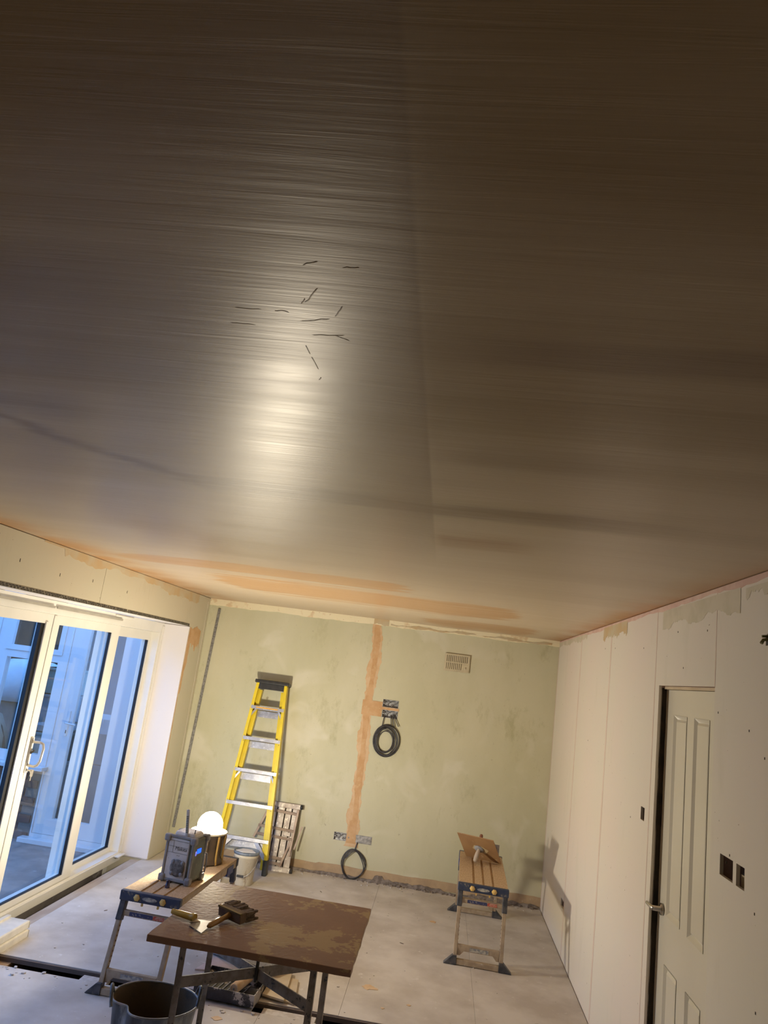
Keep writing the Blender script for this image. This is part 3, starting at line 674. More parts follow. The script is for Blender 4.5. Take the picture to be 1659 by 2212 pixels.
# covered heap seen through the far window
hp = MB(); w7 = wob(41)
hp.lathe([(0, 1.52), (.22, 1.50), (.38, 1.44), (.45, 1.30), (.47, 1.12), (.40, 1.06)], (-4.75, 8.3, 0), 36, rfun=lambda t, z: 1+.10*w7(t*1.0+z))
cv = hp.build('dust_sheet', m_sheet); tag(cv, 'pale blue dust sheet draped over the heap outside the far window', 'dust sheet')
b = MB(); b.box(-5.15, -4.38, 7.98, 8.62, -.03, 1.055); o = b.build('storage_chest', m_crate2, None, .02); tag(o, 'dark grey chest standing under the pale dust sheet outside', 'chest')
t = thing('garden_sack', 'round grey sack with dark straps outside the far window', 'sack', (-4.66, 7.40, -.03), 0)
b = MB(); b.lathe([(0, 0), (.24, 0), (.31, .15), (.33, .45), (.30, .80), (.20, 1.0), (0, 1.06)], (-4.66, 7.40, -.03), 28, rfun=lambda t, z: 1+.05*w7(t*1.0+z*3)); b.build('sack_body', m_crate, t)
b = MB()
for a in (0, 1.3): b.tube([(-4.66+.345*math.cos(k)*math.cos(a), 7.40+.345*math.cos(k)*math.sin(a), .46+.56*math.sin(k)) for k in [j*math.pi/12 for j in range(13)]], .014, 6)
b.build('strap', m_gasket, t)
for i, (x, z, wd, lab) in enumerate(((-4.02, -.03, .42, 'bottom grey crate of the stack outside the far window'), (-4.0, .42, .40, 'second grey-green crate of the stack outside the far window'), (-4.03, .86, .36, 'third grey-green crate up the stack outside'), (-3.98, 1.24, .34, 'topmost crate of the stack outside the far window'))):
    hh = (.44, .43, .37, .26)[i]
    b = MB(); b.box(x-wd/2, x+wd/2, 7.45, 7.85, z, z+hh); b.box(x-wd/2-.01, x+wd/2+.01, 7.44, 7.86, z+hh-.03, z+hh)
    tag(b.build('storage_crate', m_crate if i % 2 else m_crate2, None, .008), lab, 'crate', 'crates stacked in the yard')
for i, (x, z, s, lab) in enumerate(((-3.45, -.03, .62, 'lower pale carton seen through the glass door'), (-3.42, .60, .45, 'upper grey carton seen through the glass door'))):
    b = MB(); b.box(x-.3, x+.3, 7.6, 8.1, z, z+s); b.box(x-.3, x-.02, 7.58, 7.6, z+s-.04, z+s+.0); tag(b.build('carton', m_crate2, None, .006), lab, 'box', 'cartons outside the glass door')

# ------------------------------------------------------------------ folding work platforms
def make_platform(loc, rz, label):
    t = thing('work_platform', label, 'work platform', (0, 0, 0), 0, 'folding work platforms')
    Wd, Ln, Hh = .350, 1.05, .500
    hw, hl = Wd/2, Ln/2
    # four deck planks with grooves between
    xs = [(-hw, -.078), (-.062, -.008), (.008, .062), (.078, hw)]
    for i, (a, c) in enumerate(xs):
        b = MB(); hol = [(-.055 if i == 1 else .014, -.015 if i == 1 else .055, .05, .066), (-.055 if i == 1 else .014, -.015 if i == 1 else .055, .085, .102)] if i in (1, 2) else []
        # slab in xy: build as holed slab rotated (plane y -> xy)
        tmpb = MB(); holed(tmpb, 'y', Hh-.014, Hh, a, c, -hl+.02, hl-.02, hol)
        tmpb.v = [Vector((p.x, p.z, p.y)) for p in tmpb.v]
        tmpb.build('deck_plank', m_deck, t, .0025)
    for gx0, gx1 in ((-.0782, -.0618), (-.0082, .0082), (.0618, .0782)): MB().box(gx0, gx1, -hl+.02, hl-.02, Hh-.016, Hh-.006).build('deck_groove', m_groove, t)
    for s in (-1, 1): MB().box(s*hw-(.004 if s > 0 else 0), s*hw+(0 if s > 0 else .004), -hl+.02, hl-.02, Hh-.055, Hh-.0005).build('side_rail', m_legm, t)
    for s in (-1, 1):
        y = s*hl
        c = MB(); c.box(-hw-.006, hw+.006, min(y, y-s*.035), max(y, y-s*.035), Hh-.052, Hh+.001); cap = c.build('end_cap', m_cap, t, .005)
        for x in (-.078, .078):
            c = MB(); c.lathe([(0, 0), (.020, 0), (.018, .005), (0, .006)], n=6, M=Matrix.Translation((x, y, Hh-.027)) @ Matrix.Rotation(s*-math.pi/2, 4, 'X')); c.build('lock_button', m_ybtn, cap)
            MB().box(x-.005+.03*(1 if x < 0 else -1), x+.005+.03*(1 if x < 0 else -1), y-s*.02-.005, y-s*.02+.005, Hh-.072, Hh-.05).build('lock_peg', m_ybtn, cap)
        c = MB(); c.prism([(.045*math.cos(a), Hh-.026+.011*math.sin(a)) for a in [k*math.pi/8 for k in range(16)]], y+s*.0005, y+s*.003, 1); c.build('badge', m_label, cap)
        yt, yb = y-s*.03, y+s*.085
        def at(z): return yt+(yb-yt)*(Hh-.05-z)/(Hh-.05)
        for q in (-1, 1):
            x = q*(hw-.016)
            leg = MB().bar((x, at(Hh-.05), Hh-.05), (x, at(.0), .004), .026, .032, (0, 1, 0)).build('leg', m_legm, t, .003)
            MB().bar((x, at(Hh-.052), Hh-.052), (x, at(.345), .345), .036, .040, (0, 1, 0)).build('leg_sleeve', m_sleeve, leg, .005)
            hb = MB()
            for k in range(9):
                z = .32-.024*k; hb.box(x-q*.0135-.0012, x-q*.0135+.0012, at(z)-.004, at(z)+.004, z-.004, z+.004); pass
            hb.build('pin_holes', mat('rust_hole', (.12, .05, .03), rough=.9) if 'rust_hole' not in bpy.data.materials else bpy.data.materials['rust_hole'], leg)
            f = MB(); yy = at(.02)
            pts = [(x-q*.014, .0), (x+q*.075, .0), (x+q*.068, .008), (x+q*.016, .058), (x-q*.014, .058)]
            f.prism(pts, yy-.024, yy+.024, 1); f.build('foot', m_sleeve, t, .003)
        MB().bar((-hw+.03, at(.385), .385), (hw-.03, at(.385), .385), .020, .030).build('upper_rail', m_legm, t, .002)
        c = MB().box(-.105, .035, at(.385)+s*.0105-.001, at(.385)+s*.0105+.001, .375, .395).build('rail_label', m_labelb, t)
        MB().box(.037, .105, at(.385)+s*.0105-.001, at(.385)+s*.0105+.001, .375, .395).build('rail_label', m_labelr, t)
        g = MB(); z1 = .122
        g.prism([(-hw+.03, z1), (hw-.03, z1), (hw-.03, .055), (hw-.05, .055), (hw-.075, z1-.038), (-hw+.075, z1-.038), (-hw+.05, .055), (-hw+.03, .055)], at(.1)-.012, at(.1)+.012, 1); g.build('lower_rail', m_legm, t, .002)
        MB().box(-.06, .07, at(.1)+s*.0125-.001, at(.1)+s*.0125+.001, .088, .112).build('rail_label', m_label, t)
        MB().box(-hw+.03, hw-.03, at(.02)-.018, at(.02)+.018, .003, .036).build('foot_rail', m_legm, t, .003)
    for q in (-1, 1): 
        MB().box(q*hw-.006, q*hw+.006, .30, .42, Hh-.07, Hh-.02).build('side_catch', mat('blue_catch', (.03, .05, .22), (.06, .08, .2), 20, rough=.5) if 'blue_catch' not in bpy.data.materials else bpy.data.materials['blue_catch'], t, .002)
    t.location = loc; t.rotation_euler = (0, 0, rz); MI[t.name] = (Matrix.Translation(Vector(loc)) @ Matrix.Rotation(rz, 4, 'Z')).inverted()
    return t
pf = make_platform((-1.488, 4.905, 0), math.radians(-2.4), 'plaster-dusted work platform carrying the site radio and the lit lamp')
p2 = copy_tree(pf); p2.location = (.452, 6.230, 0); p2.rotation_euler = (0, 0, math.radians(-1.6)); p2['label'] = 'plaster-dusted work platform standing alone by the right wall with a hawk on it'

# mortar board on its stand
ZB = .70
st = thing('mortar_stand', 'plaster-crusted folding steel stand under the brown mortar board', 'stand', (-.69, 3.63, 0), 0)
LX0, LX1, LY0, LY1 = -.985, -.415, 3.40, 3.87
for x in (LX0, LX1):
    for y in (LY0, LY1):
        b = MB(); sx = 1 if x < -.7 else -1
        b.box(x-.012, x+.012, y-.002, y+.002, .006, ZB-.03); b.box(x-.013*sx-.002, x-.013*sx+.002, y-.002, y+.028, .006, ZB-.03)
        b.box(x-.020, x+.020, y-.015, y+.03, 0, .007)
        b.build('leg', m_stand, st)
for za, zb_, nm in ((.49, .49, 'cross_brace'), (ZB-.057, ZB-.057, 'top_brace')):
    MB().bar((LX0, LY0+.012, za), (LX1, LY1+.01, za), .006, .045).build(nm, m_stand, st)
    MB().bar((LX0, LY1+.01, za-.006), (LX1, LY0+.012, za-.006), .006, .045).build(nm, m_stand, st)
MB().tube([(-.70, 3.635, .455), (-.70, 3.635, .545)], .008, 8).build('pivot_bolt', m_black, st)
for y in (LY0, LY1): MB().box(LX0-.012, LX1+.012, y-.002, y+.028, ZB-.034, ZB-.029).build('top_rail', m_stand, st)
c4 = [(-1.096, 4.122), (-.245, 4.097), (-.246, 3.274), (-1.114, 3.276)]
poly = []; wb_ = wob(51)
for i in range(4):
    (x0, y0), (x1, y1) = c4[i], c4[(i+1) % 4]
    for k in range(14):
        t_ = k/14; j = .0035*wb_(i*5+k*.9) if k else 0; poly.append((x0+(x1-x0)*t_+j, y0+(y1-y0)*t_+j))
mbd = MB().prism(poly, ZB-.028, ZB, 2).build('mortar_board', m_mudboard, None, .003); tag(mbd, 'square brown plaster-stained mortar board on the steel stand', 'mortar board')
# filling knife
K0 = Vector((-1.105, 3.535, ZB)); K1 = Vector((-.995, 3.500, ZB))
kn = thing('filling_knife', 'filling knife with a yellow handle lying on the mortar board', 'knife', (-1.0, 3.5, ZB), 0)
dk = (K1-K0).normalized(); pk = Vector((-dk.y, dk.x, 0))
b = MB(); n = 12; pts = []; rad = []
for k in range(n+1):
    t_ = k/n; pts.append(K0+dk*(t_*.125)+Vector((0, 0, .017))); rad.append(.016*(.55+.55*math.sin(math.pi*min(1, .16+t_*.42)))*(.82+.25*(t_ > .85)))
b.tube(pts, .015, 12, radii=rad); b.build('handle', mat('yellow_handle', (.62, .42, .06), (.55, .38, .08), 14, rough=.35), kn)
MB().lathe([(0, 0), (.005, 0), (.005, .002), (0, .0021)], n=10, M=Matrix.Translation(K0+dk*.014+Vector((0, 0, .026)))).build('hang_hole', m_dark, kn)
b = MB(); a = K0+dk*.12
q4 = [Vector((-.990, 3.438, ZB)), Vector((-.912, 3.372, ZB)), Vector((-.898, 3.535, ZB)), Vector((-.978, 3.522, ZB))]
vs = [p+Vector((0, 0, h)) for h in (.0045, .006) for p in q4]
b.add(vs, [(3, 2, 1, 0), (4, 5, 6, 7)]+[(i, (i+1) % 4, 4+(i+1) % 4, 4+i) for i in range(4)])
b.bar(a+Vector((0, 0, .013)), Vector((-.978, 3.482, ZB+.006)), .018, .003, wx2=.05)
b.build('blade', mat('dull_blade', (.40, .40, .41), (.32, .31, .31), 12, rough=.35, metal=.7), kn)
# brush
br = thing('stock_brush', 'wide plaster-caked brush with a wooden handle lying on the mortar board', 'brush', (-.85, 3.60, ZB), 0)
C0 = Vector((-.845, 3.605, ZB)); ux = Vector((.135, -.085, 0)).normalized(); uy = Vector((-ux.y, ux.x, 0))
Mb = Matrix((ux, uy, Vector((0, 0, 1)))).transposed().to_4x4(); Mb.translation = C0+Vector((0, 0, .018)); Mb = Mb @ Matrix.Rotation(math.radians(8), 4, 'X')
MB().box(-.075, .075, -.020, .020, -.014, .030, Mb).build('stock', mat('brush_stock', (.10, .065, .05), (.17, .12, .08), 20, rough=.5, c3=(.28, .22, .12), s3=14), br, .004)
MB().box(-.0765, .0765, -.0215, -.010, .024, .033, Mb).build('ferrule', mat('brush_band', (.22, .18, .09), rough=.4, metal=.5), br, .001)
b = MB()
for k in range(60):
    x = R.uniform(-.072, .072); z = R.uniform(-.010, .026); L_ = R.uniform(.055, .075)
    b.bar(Mb @ Vector((x, .018, z)), Mb @ Vector((x*1.05+R.uniform(-.006, .006), .018+L_, z-.006+R.uniform(-.004, .006))), .014, .012, wx2=.011, wy2=.009)
o = b.build('bristles', mat('caked_bristles', (.11, .08, .06), (.22, .17, .12), 50, rough=.9), br); o['kind'] = 'stuff'
h0 = Mb @ Vector((0, -.018, .008)); h1 = Vector((-.905, 3.435, ZB+.014))
b = MB(); b.tube([h0, h0.lerp(h1, .3), h0.lerp(h1, .6), h0.lerp(h1, .9), h1], .012, 10, radii=[.015, .011, .013, .012, .006]); b.build('handle', mat('varnished_handle', (.34, .19, .06), (.25, .14, .05), 10, rough=.15), br)

# flexible tub
tb = thing('flexible_tub', 'dark flexible builder tub caked with plaster under the mortar board', 'tub', (-1.155, 3.665, 0), 0)
m_tub = mat('smeared_black_rubber', (.040, .050, .065), (.20, .24, .30), 7, lo=.42, hi=.60, rough=.45, c3=(.50, .54, .58), s3=9, lo3=.54, hi3=.66, stretch=(1, 1, .3))
m_tubin = mat('plaster_lined_tub', (.10, .065, .030), (.030, .028, .028), 6, lo=.48, hi=.6, rough=.6, c3=(.26, .13, .05), s3=5, lo3=.58, hi3=.66, bmp=.3)
def rf(t, z):
    k = max(0, z/.30)
    return 1+k*(.05*math.cos(2*t+.6)-.22*math.exp(-((((t-4.05+math.pi) % (2*math.pi))-math.pi)/.30)**2)+.03*math.sin(3*t))
b = MB(); b.lathe([(0, 0), (.135, 0), (.15, .02), (.172, .16), (.188, .295), (.193, .30)], (-1.155, 3.665, 0), 64, rfun=rf); b.build('tub_wall', m_tub, tb)
b = MB(); b.lathe([(.187, .298), (.180, .28), (.164, .16), (.145, .05), (.0, .045)], (-1.155, 3.665, 0), 64, rfun=rf); b.build('tub_lining', m_tubin, tb)
b = MB(); ring = []
for k in range(72):
    t_ = k*2*math.pi/72; r_ = .190*rf(t_, .3); ring.append((-1.155+r_*math.cos(t_), 3.665+r_*math.sin(t_), .30))
b.tube(ring, .0045, 6, True); b.build('rim', mat('pale_rim', (.20, .22, .24), (.45, .47, .50), 12, rough=.5), tb)
ca = math.radians(20)
for dz in (0, 1):
    b = MB(); a0 = ca+dz*math.pi
    b.tube([(-1.155+.195*math.cos(a0+s)*1.02, 3.665+.195*math.sin(a0+s)*1.02, .295+.06*math.sin(math.pi*(s+.35)/.7)) for s in [-.35+.07*k for k in range(11)]], .008, 8); b.build('handle', m_tub, tb)
b = MB(); b.lathe([(0, .13), (.10, .135), (.135, .10), (.150, .07)], (-1.135, 3.64, 0), 40, rfun=lambda t, z: 1+.10*math.sin(2*t+1)); b.build('plaster_residue', mat('wet_residue', (.22, .10, .035), (.14, .07, .03), 9, rough=.4, bmp=.4), tb)

# ------------------------------------------------------------------ site radio and lamp on the left platform
ZD = .501
rad = thing('site_radio', 'dusty grey site radio with a blue display on the left work platform', 'radio', (-1.462, 4.735, ZD), math.radians(-10))
Mr = Matrix.Translation((-1.462, 4.735, ZD)) @ Matrix.Rotation(math.radians(-9), 4, 'Z')
m_rw = mat('dusty_white_casing', (.74, .73, .73), (.64, .63, .62), 10, rough=.6, c3=(.40, .37, .36), s3=24, lo3=.62, hi3=.68)
m_rd = mat('dusty_dark_casing', (.17, .20, .16), (.11, .12, .11), 9, rough=.5, c3=(.26, .24, .18), s3=26, lo3=.58, hi3=.66)
m_rb = mat('grey_bumper', (.24, .25, .28), (.34, .34, .35), 20, rough=.6)
MB().box(-.080, .060, -.084, .080, .012, .248, Mr).build('side_casing', m_rw, rad, .006)
MB().box(.052, .090, -.074, .076, .012, .250, Mr).build('front_casing', m_rd, rad, .008)
MB().box(-.065, .078, -.062, .062, .245, .285, Mr).build('top_casing', m_rw, rad, .018)
for x in (-.088, .086):
    for y in (-.080, .080):
        b = MB(); b.bar(Mr @ Vector((x, y, .0)), Mr @ Vector((x, y, .258)), .018, .018, (0, 1, 0)); p = b.build('bumper_post', m_rb, rad, .007)
        for z in (.0, .225): MB().box(x-.020, x+.020, y-.020, y+.020, z, z+.042, Mr).build('bumper_corner', m_rb, p, .010)
for y in (-.080, .080):
    for z in (.006, .25): MB().box(-.08, .08, y-.009, y+.009, z, z+.016, Mr).build('bumper_rail', m_rb, rad, .005)
# round speaker grille on the pale side
Ms = Mr @ Matrix.Translation((.005, -.084, .085)) @ Matrix.Rotation(math.pi/2, 4, 'X')
b = MB(); b.lathe([(0, 0), (.046, 0), (.048, .006), (.038, .009), (0, .006)], n=28, M=Ms); b.build('speaker_grille', mat('speaker_mesh', (.10, .10, .10), (.22, .22, .22), 60, rough=.5), rad)
for a in (.78, 2.36, 3.93, 5.5): b = MB(); b.lathe([(0, 0), (.013, 0), (.012, .009), (0, .010)], n=12, M=Ms @ Matrix.Translation((.045*math.cos(a), .045*math.sin(a), 0))); b.build('speaker_lug', m_rb, rad)
b = MB()
for z in (.165, .20, .232): b.box(-.078, .055, -.0850, -.0838, z, z+.0012, Mr)
b.box(-.045, -.0438, -.0850, -.0838, .165, .232, Mr); b.build('casing_seams', m_black, rad)
def lettering(txt, size, M, mtl, parent):
    cu = bpy.data.curves.new('lettering', 'FONT'); cu.body = txt; cu.size = size; cu.extrude = .0004; cu.align_x = 'CENTER'; cu.shear = .2
    o = bpy.data.objects.new('tmp', cu); COL.objects.link(o); dg = bpy.context.evaluated_depsgraph_get(); me = bpy.data.meshes.new_from_object(o.evaluated_get(dg))
    bpy.data.objects.remove(o); me.materials.clear(); me.materials.append(mtl); me.transform(MI[parent.name] @ M)
    l = bpy.data.objects.new('lettering', me); COL.objects.link(l); l.parent = parent; return l
lettering('Makita', .030, Mr @ Matrix.Translation((.008, -.0846, .182)) @ Matrix.Rotation(math.pi/2, 4, 'X'), mat('dark_lettering', (.05, .06, .07), rough=.6), rad)
lettering('• •', .018, Mr @ Matrix.Translation((-.005, -.0846, .146)) @ Matrix.Rotation(math.pi/2, 4, 'X'), bpy.data.materials['dark_lettering'], rad)
MB().box(.0895, .0925, -.030, .020, .168, .195, Mr).build('display', emis('blue_display', (.01, .10, 1.0), 1.6), rad, .001)
MB().box(.0895, .0925, -.050, -.036, .160, .185, Mr).build('button_pad', emis('violet_buttons', (.30, .30, 1.0), .5), rad, .001)
b = MB(); b.tube([Mr @ Vector(p) for p in ((.088, .065, .16), (.108, .075, .155), (.112, .078, .10), (.110, .076, .05), (.088, .066, .045))], .005, 8); b.build('grab_bar', m_rb, rad)
b = MB(); b.bar(Mr @ Vector((.030, -.070, .225)), Mr @ Vector((.000, -.060, .415)), .020, .009, (0, 1, 0)); an = b.build('antenna_guard', mat('grey_guard', (.70, .70, .73), (.58, .58, .60), 20, rough=.5), rad, .004)
b = MB()
for k in range(10): b.box(-.0065, .0065, -.0062, -.0045, .06+.010*k, .0655+.010*k, Mr @ Matrix.Translation((.030, -.070, .225)) @ Matrix.Rotation(-.157, 4, 'Y') @ Matrix.Rotation(-.05, 4, 'X'))
b.build('guard_slots', m_rd, an)
MB().tube([Mr @ Vector((.062, -.05, .235)), Mr @ Vector((.066, -.045, .34))], .003, 6, radii=[.004, .002]).build('whip_antenna', m_black, rad)
# small blue cap in front of the radio
b = MB(); b.lathe([(0, 0), (.0135, 0), (.0135, .018), (.011, .019), (.011, .036), (.010, .040), (0, .040)], (-1.478, 4.55, ZD), 20); tag(b.build('bottle_cap', mat('navy_plastic', (.02, .02, .07), (.12, .11, .2), 40, rough=.35)), 'small navy blue cap on the platform in front of the radio', 'cap')
# lamp
LC = Vector((-1.468, 5.20, ZD))
lm = thing('work_lamp', 'dark round work lamp with a glowing dome standing behind the radio', 'lamp', LC, 0)
m_lb = mat('dark_lamp_body', (.05, .038, .03), (.09, .06, .035), 8, rough=.25)
b = MB(); b.lathe([(0, 0), (.118, 0), (.126, .01), (.120, .03), (.106, .05), (.106, .15), (.118, .178), (.112, .186), (0, .186)], LC, 40); b.build('lamp_body', m_lb, lm)
for k in range(10):
    a = k*2*math.pi/10; b = MB(); c, s = math.cos(a), math.sin(a)
    b.tube([LC+Vector((.118*c, .118*s, .006)), LC+Vector((.116*c, .116*s, .09)), LC+Vector((.120*c, .120*s, .182))], .0075, 8, radii=[.010, .007, .009]); b.build('guard_bar', mat('glint_bar', (.42, .26, .06), rough=.3) if (k % 3 == 0 and 'glint_bar' not in bpy.data.materials) else (bpy.data.materials.get('glint_bar') if k % 3 == 0 else m_lb), lm)  # every third bar is yellow to paint the glints on the lamp body
b = MB(); b.lathe([(.086, .186), (.124, .186), (.126, .192), (.118, .198), (.082, .198)], LC, 40); b.build('collar', mat('cream_collar', (.75, .70, .55), rough=.4), lm)
m_dome = emis('glowing_dome', LAMP_COL, LAMP_STRENGTH)
b = MB(); n = 14; b.lathe([(.084, .199)]+[(.084*math.cos(k*math.pi/2/n), .228+.088*math.sin(k*math.pi/2/n)) for k in range(n+1)], LC, 40); b.build('dome', m_dome, lm, label='white glowing dome')

# ------------------------------------------------------------------ stepladder leaning on the back wall
ld = thing('stepladder', 'yellow stepladder with metal treads and black top leaning on the back wall', 'ladder', (-1.65, 6.95, 0), 0)
LB, LT = Vector((0, 6.925, 0)), Vector((0, 7.165, 1.665))
def lp(x, t, off=0):   # t is height along ladder 0..1.665 ; off is behind the front plane
    f = t/1.665; p = LB.lerp(LT, f); nrm = Vector((0, 1.665, -.24)).normalized(); q = p+nrm*off; q.x = x; return q
def rx(s, t): return -1.648+s*(.262+(.150-.262)*t/1.665)
for s in (-1, 1):
    b = MB(); w_ = .030
    a, c = lp(rx(s, .10), .10), lp(rx(s, 1.66), 1.66)
    # C channel: web outside, two flanges
    def chan(off0, off1, xa, xb, t0, t1):
        vs = []
        for t_ in (t0, t1):
            for xx, oo in ((xa, off0), (xb, off0), (xb, off1), (xa, off1)): vs.append(lp(rx(s, t_)+xx*s, t_, oo))
        b.add(vs, [(0, 3, 2, 1), (4, 5, 6, 7), (0, 1, 5, 4), (1, 2, 6, 5), (2, 3, 7, 6), (3, 0, 4, 7)])
    chan(0, .004, -.028, 0, .10, 1.64); chan(.066, .070, -.028, 0, .10, 1.64); chan(.004, .066, -.004, 0, .10, 1.64)
    rail = b.build('front_rail', m_yellow, ld)
    rv = MB()
    for n_ in range(1, 6):
        for dz in (-.012, .035): rv.lathe([(0, 0), (.004, 0), (.003, .002), (0, .0025)], n=8, M=Matrix.Translation(lp(rx(s, .285*n_)-s*.014, .285*n_+dz-.03, 0)) @ Matrix.Rotation(math.pi/2, 4, 'X'))
    rv.build('rivets', m_steel, rail)
    ft = MB(); vs = []
    for t_ in (0, .125):
        for xx, oo in ((-.034, -.006), (.006, -.006), (.006, .078), (-.034, .078)): vs.append(lp(rx(s, t_)+xx*s, t_, oo))
    ft.add(vs, [(0, 3, 2, 1), (4, 5, 6, 7), (0, 1, 5, 4), (1, 2, 6, 5), (2, 3, 7, 6), (3, 0, 4, 7)]); ft.build('rubber_foot', m_black, ld, .004)
    # rear rails
    rb_ = MB(); vs = []
    for t_ in (.04, 1.58):
        for xx, oo in ((-.062, .045), (-.034, .045), (-.034, .095), (-.062, .095)): vs.append(lp(rx(s, t_)+xx*s, t_, oo*(1 if t_ > 1 else .8)))
    rb_.add(vs, [(0, 3, 2, 1), (4, 5, 6, 7), (0, 1, 5, 4), (1, 2, 6, 5), (2, 3, 7, 6), (3, 0, 4, 7)]); rb_.build('rear_rail', m_yellow, ld)
for n_ in range(1, 6):
    t_ = .285*n_; xa, xb = rx(-1, t_)+.004, rx(1, t_)-.004
    def slab(t0, t1, o0, o1, x0=xa, x1=xb):
        b = MB(); vs = [lp(x, t, o) for t in (t0, t1) for x, o in ((x0, o0), (x1, o0), (x1, o1), (x0, o1))]
        return b.add(vs, [(0, 3, 2, 1), (4, 5, 6, 7), (0, 1, 5, 4), (1, 2, 6, 5), (2, 3, 7, 6), (3, 0, 4, 7)])
    sl = slab(t_-.004, t_, .002, .066); s2_ = slab(t_-.030, t_, -.001, .002); sl.add(s2_.v, s2_.f); s2_ = slab(t_-.030, t_, .062, .066); sl.add(s2_.v, s2_.f)
    tr = sl.build('tread', m_alu, ld, .001)
    if n_ == 5: slab(t_-.020, t_-.008, -.0018, -.0012, xa+.05, xb-.06).build('warning_label', mat('orange_label', (.75, .36, .03), (.8, .5, .1), 90, rough=.5), tr)
    # lower apron behind the tread (rear horizontal)
    if n_ in (1, 3, 4, 5): 
        s3_ = slab(t_-.095, t_-.035, .086, .089, xa+.045, xb-.045) ; s3_.build('rear_crossbar', m_alu, ld, .001)
    if n_ in (1, 3, 5):
        for s in (-1, 1):
            xr = rx(s, t_); b = MB(); 
            if n_ == 1: b.bar(lp(xr-s*.015, t_-.155, .01), lp(xr-s*.135, t_-.012, .02), .034, .012, (0, 1, 0))
            else: b.bar(lp(xr-s*.008, t_-.10, .004), lp(xr-s*.055, t_-.030, .012), .018, .004, (0, 1, 0))
            b.build('gusset_brace', m_alu, ld, .001)
b = MB(); vs = [lp(x, t, o) for t in (1.64, 1.672) for x, o in ((rx(-1, 1.665)-.018, -.014), (rx(1, 1.665)+.018, -.014), (rx(1, 1.665)+.018, .120), (rx(-1, 1.665)-.018, .120))]
b.add(vs, [(0, 3, 2, 1), (4, 5, 6, 7), (0, 1, 5, 4), (1, 2, 6, 5), (2, 3, 7, 6), (3, 0, 4, 7)])
cap = b.build('top_cap', m_black, ld, .006)
b = MB(); vs = [lp(x, t, o) for t in (1.585, 1.645) for x, o in ((rx(-1, 1.665)+.018, .002), (rx(1, 1.665)-.018, .002), (rx(1, 1.665)-.018, .010), (rx(-1, 1.665)+.018, .010))]
b.add(vs, [(0, 3, 2, 1), (4, 5, 6, 7), (0, 1, 5, 4), (1, 2, 6, 5), (2, 3, 7, 6), (3, 0, 4, 7)]); b.build('front_apron', m_black, cap, .003)

# small folded platform leaning against the wall beside the ladder
fp = thing('folded_step_platform', 'small folded metal step platform leaning on the wall right of the ladder', 'step platform', (-1.36, 7.15, 0), 0)
FB, FT = Vector((0, 7.115, 0)), Vector((0, 7.230, .585))
m_fp = mat('paint_spattered_alloy', (.34, .29, .26), (.50, .45, .40), 16, rough=.5, metal=.3, c3=(.72, .68, .60), s3=22, lo3=.56, hi3=.62)
m_fp2 = mat('brown_alloy_tube', (.36, .28, .22), (.28, .21, .17), 14, rough=.5, metal=.25, c3=(.6, .55, .5), s3=30, lo3=.62, hi3=.68)
def fpnt(x, t, off=0):
    p = FB.lerp(FT, t/.585); n_ = Vector((0, .585, -.115)).normalized(); q = p+n_*off; q.x = x; return q
def fslab(x0, x1, t0, t1, o0, o1):
    b = MB(); vs = [fpnt(x, t, o) for t in (t0, t1) for x, o in ((x0, o0), (x1, o0), (x1, o1), (x0, o1))]
    return b.add(vs, [(0, 3, 2, 1), (4, 5, 6, 7), (0, 1, 5, 4), (1, 2, 6, 5), (2, 3, 7, 6), (3, 0, 4, 7)])
for x0, x1 in ((-1.500, -1.430), (-1.420, -1.355), (-1.345, -1.290), (-1.280, -1.222)): fslab(x0, x1, .03, .555, .030, .045).build('deck_plank', m_fp, fp, .002)
fslab(-1.500, -1.222, .03, .555, .046, .048).build('deck_tray', m_dark, fp)
for t0, t1 in ((.0, .045), (.535, .58)):
    fslab(-1.515, -1.210, t0, t1, .020, .050).build('end_cap', m_fp, fp, .004)
for t_ in (.02, .56):
    b = MB(); b.lathe([(0, -.012), (.020, -.012), (.022, 0), (.020, .012), (0, .012)], n=16, M=Matrix.Translation(fpnt(-1.200, t_, .03)) @ Matrix.Rotation(math.pi/2, 4, 'Y')); b.build('corner_wheel', m_black, fp)
def fbar(a, b_, w1=.022, w2=.016, nm='folded_leg', m=None): MB().bar(fpnt(*a), fpnt(*b_), w1, w2, (0, 1, 0)).build(nm, m or m_fp2, fp, .002)
fbar((-1.240, .14, .012), (-1.225, .535, .012)); fbar((-1.60, .255, .012), (-1.51, .50, .012)); fbar((-1.31, .045, .010), (-1.245, .27, .010))
for t_ in (.505, .36, .29): fbar((-1.575 if t_ < .4 else -1.50, t_, .006), (-1.235, t_-.012, .006), .024, .012, 'rung')
for t_ in (.115, .07): fbar((-1.50, t_, .006), (-1.30, t_-.006, .006), .024, .012, 'rung')
fslab(-1.33, -1.26, .30, .335, .008, .016).build('hinge_plate', m_fp, fp, .003)
MB().bar(fpnt(-1.205, .20, .02), fpnt(-1.165, .40, .02), .014, .012, (0, 1, 0)).build('stay', m_fp2, fp)

